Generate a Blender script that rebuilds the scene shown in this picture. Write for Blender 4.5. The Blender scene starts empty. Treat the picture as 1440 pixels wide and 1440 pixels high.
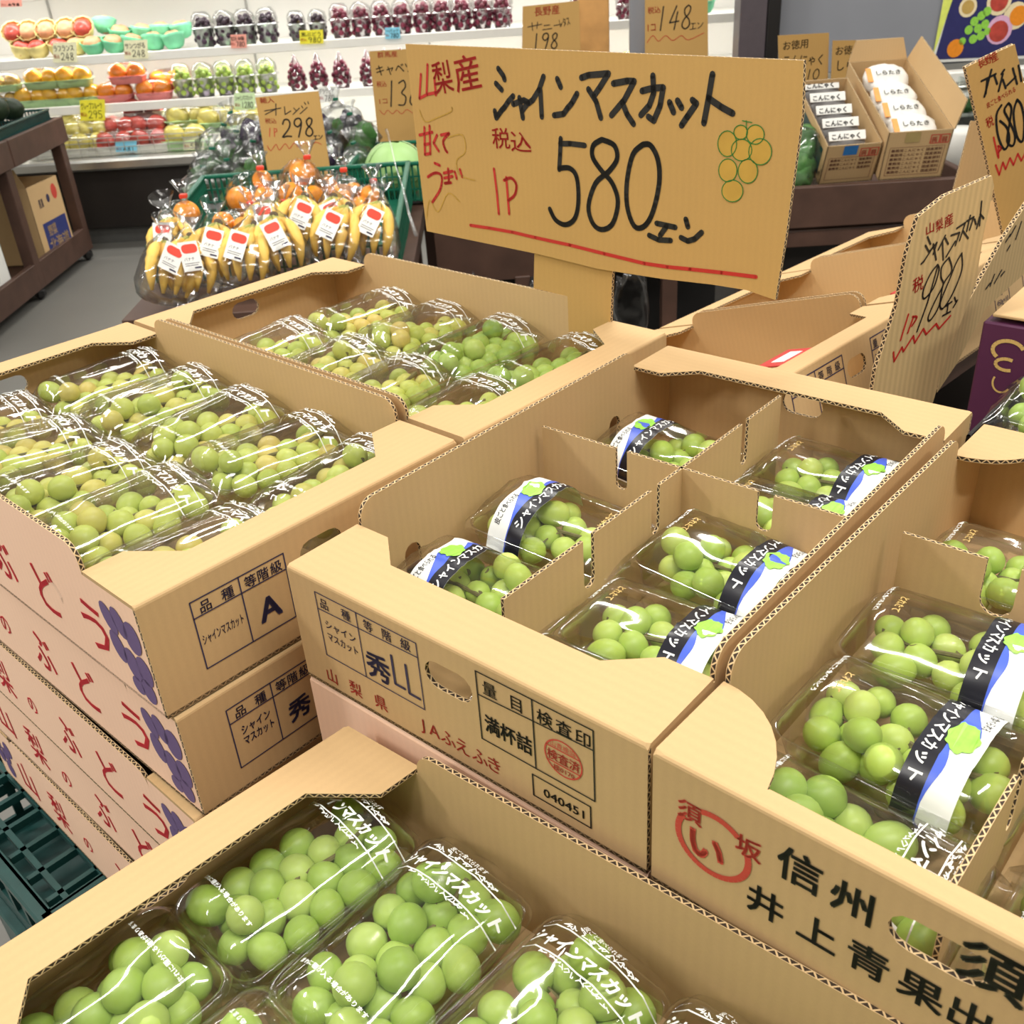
import bpy, bmesh, math, random
from mathutils import Vector, Matrix, noise
from mathutils.geometry import tessellate_polygon
SC = bpy.context.scene
COL = SC.collection
rad = math.radians
# ---------------------------------------------------------------- camera
F = 1386.12
RM = ((0.99756, -0.0352, -0.0603), (-0.06990, -0.50199, -0.86204), (0.0, 0.86414, -0.50293))
pitch, roll = 0.52700008, 0.0699515
cp, sp, cr, sr = math.cos(pitch), math.sin(pitch), math.cos(roll), math.sin(roll)
FWD = Vector((0, cp, -sp)); RT0 = Vector((1, 0, 0)); DN0 = Vector((0, -sp, -cp))
RT = RT0 * cr + DN0 * sr; DN = DN0 * cr - RT0 * sr
CAM = Vector((0, 0, 1.5))
cam = bpy.data.cameras.new('camera'); co = bpy.data.objects.new('camera', cam); COL.objects.link(co)
cam.sensor_fit = 'HORIZONTAL'; cam.sensor_width = 36; cam.lens = 36 * F / 1440; cam.clip_start = .02
co.matrix_world = Matrix.Translation(CAM) @ Matrix((RT, -DN, -FWD)).transposed().to_4x4()
SC.camera = co
cam.dof.use_dof = True; cam.dof.focus_distance = .9; cam.dof.aperture_fstop = 18
# ---------------------------------------------------------------- light
SC.view_settings.view_transform = 'Standard'; SC.view_settings.look = 'None'
SC.view_settings.gamma = 1; SC.view_settings.use_curve_mapping = False
SC.view_settings.exposure = 0.0
SC.cycles.transparent_max_bounces = 40
SC.cycles.max_bounces = 9
w = bpy.data.worlds.new('world'); SC.world = w; w.use_nodes = True
w.node_tree.nodes['Background'].inputs[0].default_value = (1.0, .95, .86, 1)
w.node_tree.nodes['Background'].inputs[1].default_value = .25
def tube_light(x, y, z, lx, ly, e, rz=0, col=(1, .965, .90), rx=0):  # serves the ceiling tubes and the strips inside the refrigerated case
    l = bpy.data.lights.new('ceiling_tube', 'AREA'); l.shape = 'RECTANGLE'; l.size = lx; l.size_y = ly
    l.energy = e; l.color = col
    o = bpy.data.objects.new('ceiling_tube', l); COL.objects.link(o); o.location = (x, y, z); o.rotation_euler = (rx, 0, rz)
for (x, y) in [(-1.5, -.4), (.4, .1), (2.2, -.3), (-1.9, 2.0), (.2, 2.1), (2.3, 2.2), (-1.6, 4.2), (.9, 4.3), (3.2, 4.2)]:
    tube_light(x, y, 2.9, 1.25, .12, 38 if (x, y) in ((.4, .1), (.2, 2.1)) else 27, rad(20))
tube_light(-3.6, .3, 2.9, 1.25, .12, 75, rad(20)); tube_light(-3.6, 2.4, 2.9, 1.25, .12, 30, rad(20))
tube_light(-1.2, 6.25, 1.95, 3.6, .12, 36, 0, (1, .98, .94))  # case's own strip below its canopy, not on the ceiling
tube_light(1.2, 6.25, 1.95, 1.4, .12, 13, 0, (1, .98, .94))
for z_ in (.745, 1.01, 1.355):
    tube_light(-.8, 6.44 + .035, z_, 5.4, .05, 19, rad(-2.5), (1, .98, .94), rad(18))  # strips under the case shelves, added to brighten its interior
# ---------------------------------------------------------------- pixel helpers (a picture point carried to a real plane)
def ray(px, py): return RT * ((px - 720) / F) + DN * ((py - 720) / F) + FWD
def at(px, py, d): return CAM + ray(px, py) * d
def atz(px, py, z): r = ray(px, py); return CAM + r * ((z - CAM.z) / r.z)
def aty(px, py, Y): r = ray(px, py); return CAM + r * (Y / (r.y + .0437 * r.x))
def aty_x(px, py, Y): return aty(px, py, Y)
# ---------------------------------------------------------------- materials
MATS = {}
def new_mat(name):
    m = bpy.data.materials.new(name); m.use_nodes = True; MATS[name] = m
    nt = m.node_tree; return m, nt, nt.nodes['Principled BSDF']
def N(nt, t, **kw):
    n = nt.nodes.new(t)
    for k, v in kw.items(): setattr(n, k, v)
    return n
def plain(name, col, rough=.6, var=.08, scale=30, spec=.4, metal=0, sss=0, coat=0, emit=0, bump=0):
    m, nt, b = new_mat(name)
    b.inputs['Roughness'].default_value = rough; b.inputs['Metallic'].default_value = metal
    b.inputs['Specular IOR Level'].default_value = spec
    if sss: b.inputs['Subsurface Weight'].default_value = sss; b.inputs['Subsurface Radius'].default_value = (.01, .01, .004); b.inputs['Subsurface Scale'].default_value = .5
    if coat: b.inputs['Coat Weight'].default_value = coat; b.inputs['Coat Roughness'].default_value = .08
    tc = N(nt, 'ShaderNodeTexCoord'); nz = N(nt, 'ShaderNodeTexNoise'); nz.inputs['Scale'].default_value = scale; nz.inputs['Detail'].default_value = 3
    nt.links.new(tc.outputs['Object'], nz.inputs['Vector'])
    mx = N(nt, 'ShaderNodeMix', data_type='RGBA')
    mx.inputs[6].default_value = tuple(c * (1 - var * 2) for c in col) + (1,)
    mx.inputs[7].default_value = tuple(min(1, c * (1 + var * 2)) for c in col) + (1,)
    nt.links.new(nz.outputs[0], mx.inputs[0]); nt.links.new(mx.outputs[2], b.inputs['Base Color'])
    if bump:
        bp = N(nt, 'ShaderNodeBump'); bp.inputs['Strength'].default_value = bump; bp.inputs['Distance'].default_value = .002
        nt.links.new(nz.outputs[0], bp.inputs['Height']); nt.links.new(bp.outputs[0], b.inputs['Normal'])
    if emit:
        b.inputs['Emission Color'].default_value = (*col, 1); b.inputs['Emission Strength'].default_value = emit
    return m
def cardboard(name, col, lines=.025):
    m, nt, b = new_mat(name); b.inputs['Roughness'].default_value = .72; b.inputs['Specular IOR Level'].default_value = .25
    tc = N(nt, 'ShaderNodeTexCoord'); uv = N(nt, 'ShaderNodeUVMap')
    n1 = N(nt, 'ShaderNodeTexNoise'); n1.inputs['Scale'].default_value = 7; n1.inputs['Detail'].default_value = 4
    n2 = N(nt, 'ShaderNodeTexNoise'); n2.inputs['Scale'].default_value = 420; n2.inputs['Detail'].default_value = 2
    nt.links.new(tc.outputs['Object'], n1.inputs[0]); nt.links.new(tc.outputs['Object'], n2.inputs[0])
    wv = N(nt, 'ShaderNodeTexWave', wave_type='BANDS', bands_direction='X'); wv.inputs['Scale'].default_value = 34; wv.inputs['Distortion'].default_value = .6
    nt.links.new(uv.outputs[0], wv.inputs[0])
    mx = N(nt, 'ShaderNodeMix', data_type='RGBA'); mx.inputs[6].default_value = tuple(c * .9 for c in col) + (1,); mx.inputs[7].default_value = tuple(min(1, c * 1.1) for c in col) + (1,)
    ad = N(nt, 'ShaderNodeMath', operation='ADD'); sc_ = N(nt, 'ShaderNodeMath', operation='MULTIPLY'); sc_.inputs[1].default_value = .35
    su = N(nt, 'ShaderNodeMath', operation='MULTIPLY'); su.inputs[1].default_value = .65
    nt.links.new(n2.outputs[0], sc_.inputs[0]); nt.links.new(n1.outputs[0], su.inputs[0])
    nt.links.new(sc_.outputs[0], ad.inputs[0]); nt.links.new(su.outputs[0], ad.inputs[1]); nt.links.new(ad.outputs[0], mx.inputs[0])
    m2 = N(nt, 'ShaderNodeMix', data_type='RGBA', blend_type='MULTIPLY'); m2.inputs[0].default_value = lines
    nt.links.new(mx.outputs[2], m2.inputs[6]); nt.links.new(wv.outputs[0], m2.inputs[7]); nt.links.new(m2.outputs[2], b.inputs['Base Color'])
    bp = N(nt, 'ShaderNodeBump'); bp.inputs['Strength'].default_value = min(.3, lines * 3); bp.inputs['Distance'].default_value = .0005
    nt.links.new(wv.outputs[0], bp.inputs['Height']); nt.links.new(bp.outputs[0], b.inputs['Normal'])
    return m
def flute(name, col, dark=(.035, .02, .01), pitch_=.0085):
    m, nt, b = new_mat(name); b.inputs['Roughness'].default_value = .85
    uv = N(nt, 'ShaderNodeUVMap'); sx = N(nt, 'ShaderNodeSeparateXYZ'); nt.links.new(uv.outputs[0], sx.inputs[0])
    pp = N(nt, 'ShaderNodeMath', operation='PINGPONG'); pp.inputs[1].default_value = pitch_ / 2; nt.links.new(sx.outputs[0], pp.inputs[0])
    dv = N(nt, 'ShaderNodeMath', operation='DIVIDE'); dv.inputs[1].default_value = pitch_ / 2; nt.links.new(pp.outputs[0], dv.inputs[0])
    df = N(nt, 'ShaderNodeMath', operation='SUBTRACT'); nt.links.new(sx.outputs[1], df.inputs[0]); nt.links.new(dv.outputs[0], df.inputs[1])
    ab = N(nt, 'ShaderNodeMath', operation='ABSOLUTE'); nt.links.new(df.outputs[0], ab.inputs[0])
    lt = N(nt, 'ShaderNodeMath', operation='LESS_THAN'); lt.inputs[1].default_value = .19; nt.links.new(ab.outputs[0], lt.inputs[0])
    c1 = N(nt, 'ShaderNodeMath', operation='SUBTRACT'); c1.inputs[1].default_value = .5; nt.links.new(sx.outputs[1], c1.inputs[0])
    c2 = N(nt, 'ShaderNodeMath', operation='ABSOLUTE'); nt.links.new(c1.outputs[0], c2.inputs[0])
    c3 = N(nt, 'ShaderNodeMath', operation='GREATER_THAN'); c3.inputs[1].default_value = .4; nt.links.new(c2.outputs[0], c3.inputs[0])
    mxx = N(nt, 'ShaderNodeMath', operation='MAXIMUM'); nt.links.new(lt.outputs[0], mxx.inputs[0]); nt.links.new(c3.outputs[0], mxx.inputs[1])
    mx = N(nt, 'ShaderNodeMix', data_type='RGBA'); mx.inputs[6].default_value = (*dark, 1); mx.inputs[7].default_value = (*col, 1)
    nt.links.new(mxx.outputs[0], mx.inputs[0]); nt.links.new(mx.outputs[2], b.inputs['Base Color']); return m
def clear_film(name, tint=(.985, .99, .98), rough=.06, base=.025, gain=.8, bump=.0):
    m, nt, b = new_mat(name); nt.nodes.remove(b)
    out = nt.nodes['Material Output']
    tr = N(nt, 'ShaderNodeBsdfTransparent'); tr.inputs[0].default_value = (*tint, 1)
    gl = N(nt, 'ShaderNodeBsdfGlossy'); gl.inputs['Roughness'].default_value = rough
    fr = N(nt, 'ShaderNodeFresnel'); fr.inputs[0].default_value = 1.45
    ma = N(nt, 'ShaderNodeMath', operation='MULTIPLY_ADD'); ma.inputs[1].default_value = gain; ma.inputs[2].default_value = base; ma.use_clamp = True
    nt.links.new(fr.outputs[0], ma.inputs[0])
    if bump:
        tc = N(nt, 'ShaderNodeTexCoord'); nz = N(nt, 'ShaderNodeTexNoise'); nz.inputs['Scale'].default_value = 14; nz.inputs['Detail'].default_value = 1
        mp = N(nt, 'ShaderNodeMapping'); mp.inputs['Scale'].default_value = (.5, 1.7, 1)
        nt.links.new(tc.outputs['Object'], mp.inputs[0]); nt.links.new(mp.outputs[0], nz.inputs[0])
        bp = N(nt, 'ShaderNodeBump'); bp.inputs['Strength'].default_value = bump; bp.inputs['Distance'].default_value = .01
        nt.links.new(nz.outputs[0], bp.inputs['Height']); nt.links.new(bp.outputs[0], gl.inputs['Normal']); nt.links.new(bp.outputs[0], fr.inputs['Normal'])
    mx = N(nt, 'ShaderNodeMixShader'); nt.links.new(ma.outputs[0], mx.inputs[0]); nt.links.new(tr.outputs[0], mx.inputs[1]); nt.links.new(gl.outputs[0], mx.inputs[2])
    nt.links.new(mx.outputs[0], out.inputs[0]); return m
def grape_mat(name, c1, c2, c3):
    m, nt, b = new_mat(name); b.inputs['Roughness'].default_value = .42; b.inputs['Specular IOR Level'].default_value = .38
    b.inputs['Subsurface Weight'].default_value = .35; b.inputs['Subsurface Radius'].default_value = (.009, .01, .003); b.inputs['Subsurface Scale'].default_value = .6
    oi = N(nt, 'ShaderNodeObjectInfo'); cr_ = N(nt, 'ShaderNodeValToRGB')
    cr_.color_ramp.elements[0].color = (*c1, 1); cr_.color_ramp.elements[1].color = (*c3, 1); e = cr_.color_ramp.elements.new(.6); e.color = (*c2, 1)
    nt.links.new(oi.outputs['Random'], cr_.inputs[0])
    tc = N(nt, 'ShaderNodeTexCoord'); nz = N(nt, 'ShaderNodeTexNoise'); nz.inputs['Scale'].default_value = 90; nz.inputs['Detail'].default_value = 3
    nt.links.new(tc.outputs['Object'], nz.inputs[0])
    mx = N(nt, 'ShaderNodeMix', data_type='RGBA', blend_type='MIX'); mx.inputs[7].default_value = (.64, .76, .42, 1)
    mm = N(nt, 'ShaderNodeMath', operation='MULTIPLY'); mm.inputs[1].default_value = .25; nt.links.new(nz.outputs[0], mm.inputs[0])
    nt.links.new(mm.outputs[0], mx.inputs[0]); nt.links.new(cr_.outputs[0], mx.inputs[6]); nt.links.new(mx.outputs[2], b.inputs['Base Color'])
    return m
CB = cardboard('kraft_cardboard', (.56, .375, .185))
CBF = flute('kraft_corrugated_edge', (.66, .47, .25))
CBS = cardboard('kraft_sign_board', (.53, .32, .105), .02)
CBL = cardboard('pale_ribbed_board', (.60, .43, .21), .14)
CBP = cardboard('salmon_printed_cardboard', (.98, .64, .46), .02)
FILM = clear_film('clear_film', (1, 1, 1), bump=.9, rough=.085, base=.09, gain=.5)
TRAY = clear_film('clear_tray_plastic', (1, 1, 1), .12, .03, .35)
BAG = clear_film('clear_bag_film', (1, 1, 1), .14, .06, .6, bump=1.0)
GLASS = clear_film('case_glass', (.93, .97, .96), .02, .04, .8)
BLACK = plain('black_marker_ink', (.012, .011, .01), .5, .02)
RED = plain('red_marker_ink', (.50, .025, .018), .5, .03)
REDP = plain('red_printing_ink', (.55, .06, .04), .6, .04)
PINKR = plain('pink_red_printing', (.80, .05, .07), .6, .03)
NAVY = plain('dark_blue_printing', (.035, .03, .075), .6, .03)
VIO = plain('violet_printing', (.14, .09, .22), .6, .03)
WHITE = plain('white_printing', (.85, .87, .85), .5, .01)
GREENI = plain('green_pen_ink', (.04, .20, .03), .5, .03)
YELI = plain('mustard_crayon', (.52, .31, .05), .7, .1)
GOLD = plain('gold_printing', (.62, .42, .14), .45, .05)
WOODD = plain('dark_stained_wood', (.075, .038, .026), .55, .25, 9, bump=.3)
WOODL = plain('light_pine_wood', (.62, .33, .11), .5, .15, 12)
STEEL = plain('brushed_steel', (.62, .61, .57), .28, .05, 20, metal=.9)
PAPW = plain('white_paper', (.82, .82, .78), .6, .02)
BLK = plain('black_plastic', (.012, .011, .011), .4, .1)
GRNP = plain('green_plastic', (.01, .12, .07), .35, .15, 40)
GRND = plain('dark_green_crate_plastic', (.012, .06, .055), .35, .2, 40)
WALLW = plain('white_enamel', (.78, .77, .72), .4, .02)
GREYP = plain('blue_grey_panel', (.26, .27, .30), .45, .05, 4)
STEM = plain('woody_grape_stem', (.16, .14, .05), .7, .25, 200)
GR_A = grape_mat('amber_green_grape', (.42, .50, .07), (.53, .57, .10), (.64, .47, .11))
GR_F = grape_mat('fresh_green_grape', (.27, .42, .045), (.35, .50, .07), (.45, .57, .12))
GR_B = grape_mat('pale_green_grape', (.38, .54, .06), (.46, .61, .09), (.55, .65, .13))
DKB = plain('dark_base_paint', (.018, .014, .012), .45, .1)
# ---------------------------------------------------------------- object helpers
def tag(o, label=None, cat=None, group=None, kind=None):
    if label: o['label'] = label
    if cat: o['category'] = cat
    if group: o['group'] = group
    if kind: o['kind'] = kind
    return o
def empty(name, loc, label=None, cat=None, group=None, rz=0, parent=None):
    o = bpy.data.objects.new(name, None); COL.objects.link(o); o.location = loc; o.rotation_euler = (0, 0, rz); o.empty_display_size = .05
    if parent: o.parent = parent
    return tag(o, label, cat, group)
def link(name, me, parent=None, loc=None):
    o = bpy.data.objects.new(name, me); COL.objects.link(o)
    if parent: o.parent = parent
    if loc is not None: o.location = loc
    return o
def bm_obj(name, bm, mats, parent=None, smooth=False, loc=None):
    me = bpy.data.meshes.new(name); bm.normal_update(); bm.to_mesh(me); bm.free()
    for m in (mats if isinstance(mats, (list, tuple)) else [mats]): me.materials.append(m)
    if smooth:
        for p in me.polygons: p.use_smooth = True
    return link(name, me, parent, loc)
def copy_tree(o, parent=None):
    c = o.copy(); COL.objects.link(c)
    if parent: c.parent = parent
    for ch in list(o.children): copy_tree(ch, c)
    return c
def box_bm(bm, c, s, M=None):
    r = bmesh.ops.create_cube(bm, size=1)
    for v in r['verts']:
        v.co = Vector((v.co.x * s[0] + c[0], v.co.y * s[1] + c[1], v.co.z * s[2] + c[2]))
        if M: v.co = M @ v.co
    return r['verts']
def bevel_all(bm, off, seg=2):
    bmesh.ops.bevel(bm, geom=list(bm.edges), offset=off, segments=seg, affect='EDGES', profile=.6)
def box_obj(name, c, s, mat, parent=None, bev=.002, M=None):
    bm = bmesh.new(); box_bm(bm, c, s, M)
    if bev: bevel_all(bm, bev, 1)
    return bm_obj(name, bm, mat, parent)
def tube(bm, pts, radii, n=8, cap=True):
    pts = [Vector(p) for p in pts]; rings = []
    if not isinstance(radii, (list, tuple)): radii = [radii] * len(pts)
    up = Vector((0, 0, 1))
    for i, p in enumerate(pts):
        d = (pts[min(i + 1, len(pts) - 1)] - pts[max(i - 1, 0)]).normalized()
        a = d.cross(up); a = d.cross(Vector((1, 0, 0))) if a.length < .05 else a; a.normalize(); b = d.cross(a)
        rings.append([bm.verts.new(p + (a * math.cos(t) + b * math.sin(t)) * radii[i]) for t in [2 * math.pi * k / n for k in range(n)]])
    for r0, r1 in zip(rings, rings[1:]):
        for k in range(n): bm.faces.new((r0[k], r0[(k + 1) % n], r1[(k + 1) % n], r1[k]))
    if cap: bm.faces.new(rings[0][::-1]); bm.faces.new(rings[-1])
    return rings
def lathe(bm, prof, n=20, c=(0, 0, 0), M=None, sx=1, sy=1):
    rings = []
    for r, z in prof:
        rings.append([bm.verts.new(Vector((c[0] + sx * r * math.cos(2 * math.pi * k / n), c[1] + sy * r * math.sin(2 * math.pi * k / n), c[2] + z))) for k in range(n)])
    for r0, r1 in zip(rings, rings[1:]):
        for k in range(n): bm.faces.new((r0[k], r0[(k + 1) % n], r1[(k + 1) % n], r1[k]))
    return rings
def blob(bm, c, r, seed=0, amp=.1, sub=3, fr=2.0):
    q = bmesh.ops.create_icosphere(bm, subdivisions=sub, radius=1)
    for v in q['verts']:
        n = v.co.normalized(); k = 1 + amp * noise.noise(n * fr + Vector((seed * 3.7, seed * 1.3, 0)))
        v.co = Vector((n.x * r[0] * k + c[0], n.y * r[1] * k + c[1], n.z * r[2] * k + c[2]))
# panel: 2D outline with holes, extruded; mp(a,b,c) -> Vector. rim faces get corrugation uv
def panel(bm, outer, holes, t, mp, fold=(), mats=(0, 1, 0)):
    uvl = bm.loops.layers.uv.verify()
    loops = [outer] + list(holes); flat = [p for l in loops for p in l]
    tris = tessellate_polygon([[Vector((p[0], p[1], 0)) for p in l] for l in loops])
    top = [bm.verts.new(mp(p[0], p[1], 0)) for p in flat]; bot = [bm.verts.new(mp(p[0], p[1], t)) for p in flat]
    fs = []
    for tr in tris:
        a, b, c = tr
        area = (flat[b][0] - flat[a][0]) * (flat[c][1] - flat[a][1]) - (flat[c][0] - flat[a][0]) * (flat[b][1] - flat[a][1])
        if abs(area) < 1e-12: continue
        if area < 0: a, b, c = a, c, b
        for idx, vs, mi in (((a, b, c), bot, mats[2]), ((c, b, a), top, mats[0])):
            try: f = bm.faces.new([vs[k] for k in idx])
            except ValueError: continue
            f.material_index = mi
            for l, k in zip(f.loops, idx): l[uvl].uv = (flat[k][0], flat[k][1])
            fs.append(f)
    off = 0
    for li, l in enumerate(loops):
        n = len(l); s = 0
        for i in range(n):
            j = (i + 1) % n; d = math.hypot(l[j][0] - l[i][0], l[j][1] - l[i][1])
            try: f = bm.faces.new((top[off + i], top[off + j], bot[off + j], bot[off + i]))
            except ValueError: continue
            fo = li == 0 and i in fold
            f.material_index = mats[0] if fo else mats[1]
            for lp, q in zip(f.loops, ((s, 0), (s + d, 0), (s + d, 1), (s, 1))): lp[uvl].uv = q
            fs.append(f); s += d
        off += n
    bmesh.ops.recalc_face_normals(bm, faces=fs)
    return top, bot
def panel_obj(name, outer, holes, t, mp, parent, mats, fold=(), mi=(0, 1, 0)):
    bm = bmesh.new(); panel(bm, outer, holes, t, mp, fold, mi); return bm_obj(name, bm, mats, parent)
def slot(cx, cy, w, h, n=6):
    # stadium-shaped hole
    r = min(w, h) / 2; pts = []
    if w >= h:
        for k in range(n + 1): a = -math.pi / 2 + math.pi * k / n; pts.append((cx + w / 2 - r + r * math.cos(a), cy + r * math.sin(a)))
        for k in range(n + 1): a = math.pi / 2 + math.pi * k / n; pts.append((cx - w / 2 + r + r * math.cos(a), cy + r * math.sin(a)))
    else:
        for k in range(n + 1): a = math.pi * k / n; pts.append((cx + r * math.cos(a), cy + h / 2 - r + r * math.sin(a)))
        for k in range(n + 1): a = math.pi + math.pi * k / n; pts.append((cx + r * math.cos(a), cy - h / 2 + r + r * math.sin(a)))
    return pts
def arc(cx, cy, r, a0, a1, n=6): return [(cx + r * math.cos(rad(a0 + (a1 - a0) * k / n)), cy + r * math.sin(rad(a0 + (a1 - a0) * k / n))) for k in range(n + 1)]
# ---------------------------------------------------------------- writing
_T = {}
def glyphs(s, bold, res):
    k = (s, bold, res)
    if k in _T: return _T[k]
    cu = bpy.data.curves.new('t', 'FONT'); cu.body = s; cu.size = 1; cu.resolution_u = res; cu.offset = bold; cu.fill_mode = 'FRONT'
    o = bpy.data.objects.new('t', cu); COL.objects.link(o); dg = bpy.context.evaluated_depsgraph_get()
    me = bpy.data.meshes.new_from_object(o.evaluated_get(dg)); vs = [(v.co.x, v.co.y) for v in me.vertices]; fs = [tuple(p.vertices) for p in me.polygons]
    bpy.data.objects.remove(o); bpy.data.curves.remove(cu); bpy.data.meshes.remove(me)
    x1 = max((v[0] for v in vs), default=1); x0 = min((v[0] for v in vs), default=0)
    _T[k] = (vs, fs, x0, x1); return _T[k]
DIG = {'0': [[(.5, 1), (.2, .85), (.05, .5), (.2, .1), (.5, 0), (.8, .15), (.95, .5), (.8, .88), (.5, 1)]],
       '1': [[(.5, 1), (.45, 0)]], '2': [[(.1, .75), (.3, .98), (.7, .95), (.85, .7), (.6, .4), (.05, .05), (.5, .08), (.95, .05)]],
       '3': [[(.1, .9), (.6, 1), (.8, .75), (.4, .52), (.85, .35), (.7, .05), (.1, .05)]],
       '4': [[(.6, 1), (.1, .3), (.95, .35)], [(.75, .75), (.6, 0)]], '5': [[(.9, 1), (.25, .97), (.2, .6), (.6, .6), (.9, .35), (.7, .05), (.1, .05)]],
       '6': [[(.7, 1), (.3, .7), (.1, .3), (.3, .02), (.75, .05), (.85, .35), (.5, .5), (.2, .35)]],
       '7': [[(.05, .95), (.9, .95), (.4, 0)]],
       '8': [[(.55, 1), (.25, .85), (.35, .6), (.75, .4), (.85, .15), (.5, 0), (.15, .15), (.3, .42), (.7, .65), (.8, .9), (.55, 1)]],
       '9': [[(.85, .75), (.5, .55), (.15, .7), (.25, .95), (.7, 1), (.87, .75), (.7, .3), (.55, 0)]],
       'P': [[(.2, .95), (.3, 0)], [(.15, .95), (.7, .9), (.75, .6), (.3, .5)]], 'W': [[(0, .6), (.12, .2), (.3, .8), (.38, .3), (.55, .85), (.62, .35), (.8, .9), (.86, .45), (1, .9)]],
       'エ': [[(.15, .95), (.85, .9)], [(.5, .9), (.45, .1)], [(0, .05), (1, .1)]], 'ン': [[(.1, .9), (.3, .7)], [(.15, .05), (.6, .3), (.95, .8)]]}
class Ink:
    def __init__(s): s.v = []; s.f = []
    def poly(s, pts):
        b = len(s.v); s.v += pts; tris = tessellate_polygon([[Vector((p[0], p[1], 0)) for p in pts]])
        for t in tris: s.f.append(tuple(b + k for k in t))
    def text(s, t, a, b, h, rot=0, bold=0, wid=None, res=2, sh=0):
        if bold > 0:
            d = bold * .6
            for (dx, dy) in ((-d, -d), (d, -d), (-d, d), (d, d)): s.text(t, a + dx * h, b + dy * h, h, rot, 0, wid, res, sh)
            return
        vs, fs, x0, x1 = glyphs(t, 0, res); kx = h if wid is None else wid / max(x1 - x0, 1e-6)
        c, sn = math.cos(rad(rot)), math.sin(rad(rot)); base = len(s.v)
        for (x, y) in vs:
            X = (x - x0) * kx + sh * y * h; Y = y * h; s.v.append((a + X * c - Y * sn, b + X * sn + Y * c))
        s.f += [tuple(base + k for k in f) for f in fs]
    def stroke(s, pts, w, rnd=True):
        for (x0, y0), (x1, y1) in zip(pts, pts[1:]):
            L = math.hypot(x1 - x0, y1 - y0)
            if L < 1e-9: continue
            nx, ny = -(y1 - y0) / L * w / 2, (x1 - x0) / L * w / 2; b = len(s.v)
            n = max(1, int(L / .012)) if s.__dict__.get('fine') else 1
            for i in range(n + 1):
                t = i / n; x, y = x0 + (x1 - x0) * t, y0 + (y1 - y0) * t; s.v += [(x + nx, y + ny), (x - nx, y - ny)]
            for i in range(n): s.f.append((b + 2 * i, b + 2 * i + 1, b + 2 * i + 3, b + 2 * i + 2))
        if rnd:
            for (x, y) in pts:
                b = len(s.v); s.v += [(x + w / 2 * math.cos(k * math.pi / 4), y + w / 2 * math.sin(k * math.pi / 4)) for k in range(8)]; s.f.append(tuple(range(b, b + 8)))
    def rect(s, a0, b0, a1, b1, w): s.stroke([(a0, b0), (a1, b0), (a1, b1), (a0, b1), (a0, b0)], w)
    def ring(s, a, b, r, w, ry=None, a0=0, a1=360, n=24): s.stroke([(a + r * math.cos(rad(a0 + (a1 - a0) * k / n)), b + (ry or r) * math.sin(rad(a0 + (a1 - a0) * k / n))) for k in range(n + 1)], w, False)
    def disc(s, a, b, r, ry=None, n=16, rot=0):
        c, sn = math.cos(rad(rot)), math.sin(rad(rot)); s.poly([(a + r * math.cos(2 * math.pi * k / n) * c - (ry or r) * math.sin(2 * math.pi * k / n) * sn, b + r * math.cos(2 * math.pi * k / n) * sn + (ry or r) * math.sin(2 * math.pi * k / n) * c) for k in range(n)])
    def hand(s, t, a, b, h, w, lw, sh=.1, rot=0, gap=.15):
        c, sn = math.cos(rad(rot)), math.sin(rad(rot)); x = 0
        for ch in t:
            if ch in DIG:
                for pl in DIG[ch]:
                    if len(pl) > 4 and ch not in 'W7':
                        q = []
                        for i in range(len(pl) - 1):
                            p0 = pl[max(i - 1, 0)]; p1 = pl[i]; p2 = pl[i + 1]; p3 = pl[min(i + 2, len(pl) - 1)]
                            for k in range(3):
                                u = k / 3; q.append(tuple(.5 * (2 * p1[m] + (p2[m] - p0[m]) * u + (2 * p0[m] - 5 * p1[m] + 4 * p2[m] - p3[m]) * u * u + (3 * p1[m] - p0[m] - 3 * p2[m] + p3[m]) * u ** 3) for m in (0, 1)))
                        q.append(pl[-1]); pl = q
                    P = []
                    for (px, py) in pl: X = x + px * w + sh * py * h; Y = py * h; P.append((a + X * c - Y * sn, b + X * sn + Y * c))
                    s.stroke(P, lw)
            x += w * (1 + gap)
    def build(s, name, mat, parent, mp):
        if not s.v: return None
        me = bpy.data.meshes.new(name); me.from_pydata([tuple(mp(a, b)) for a, b in s.v], [], s.f); me.materials.append(mat)
        return link(name, me, parent)
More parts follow.
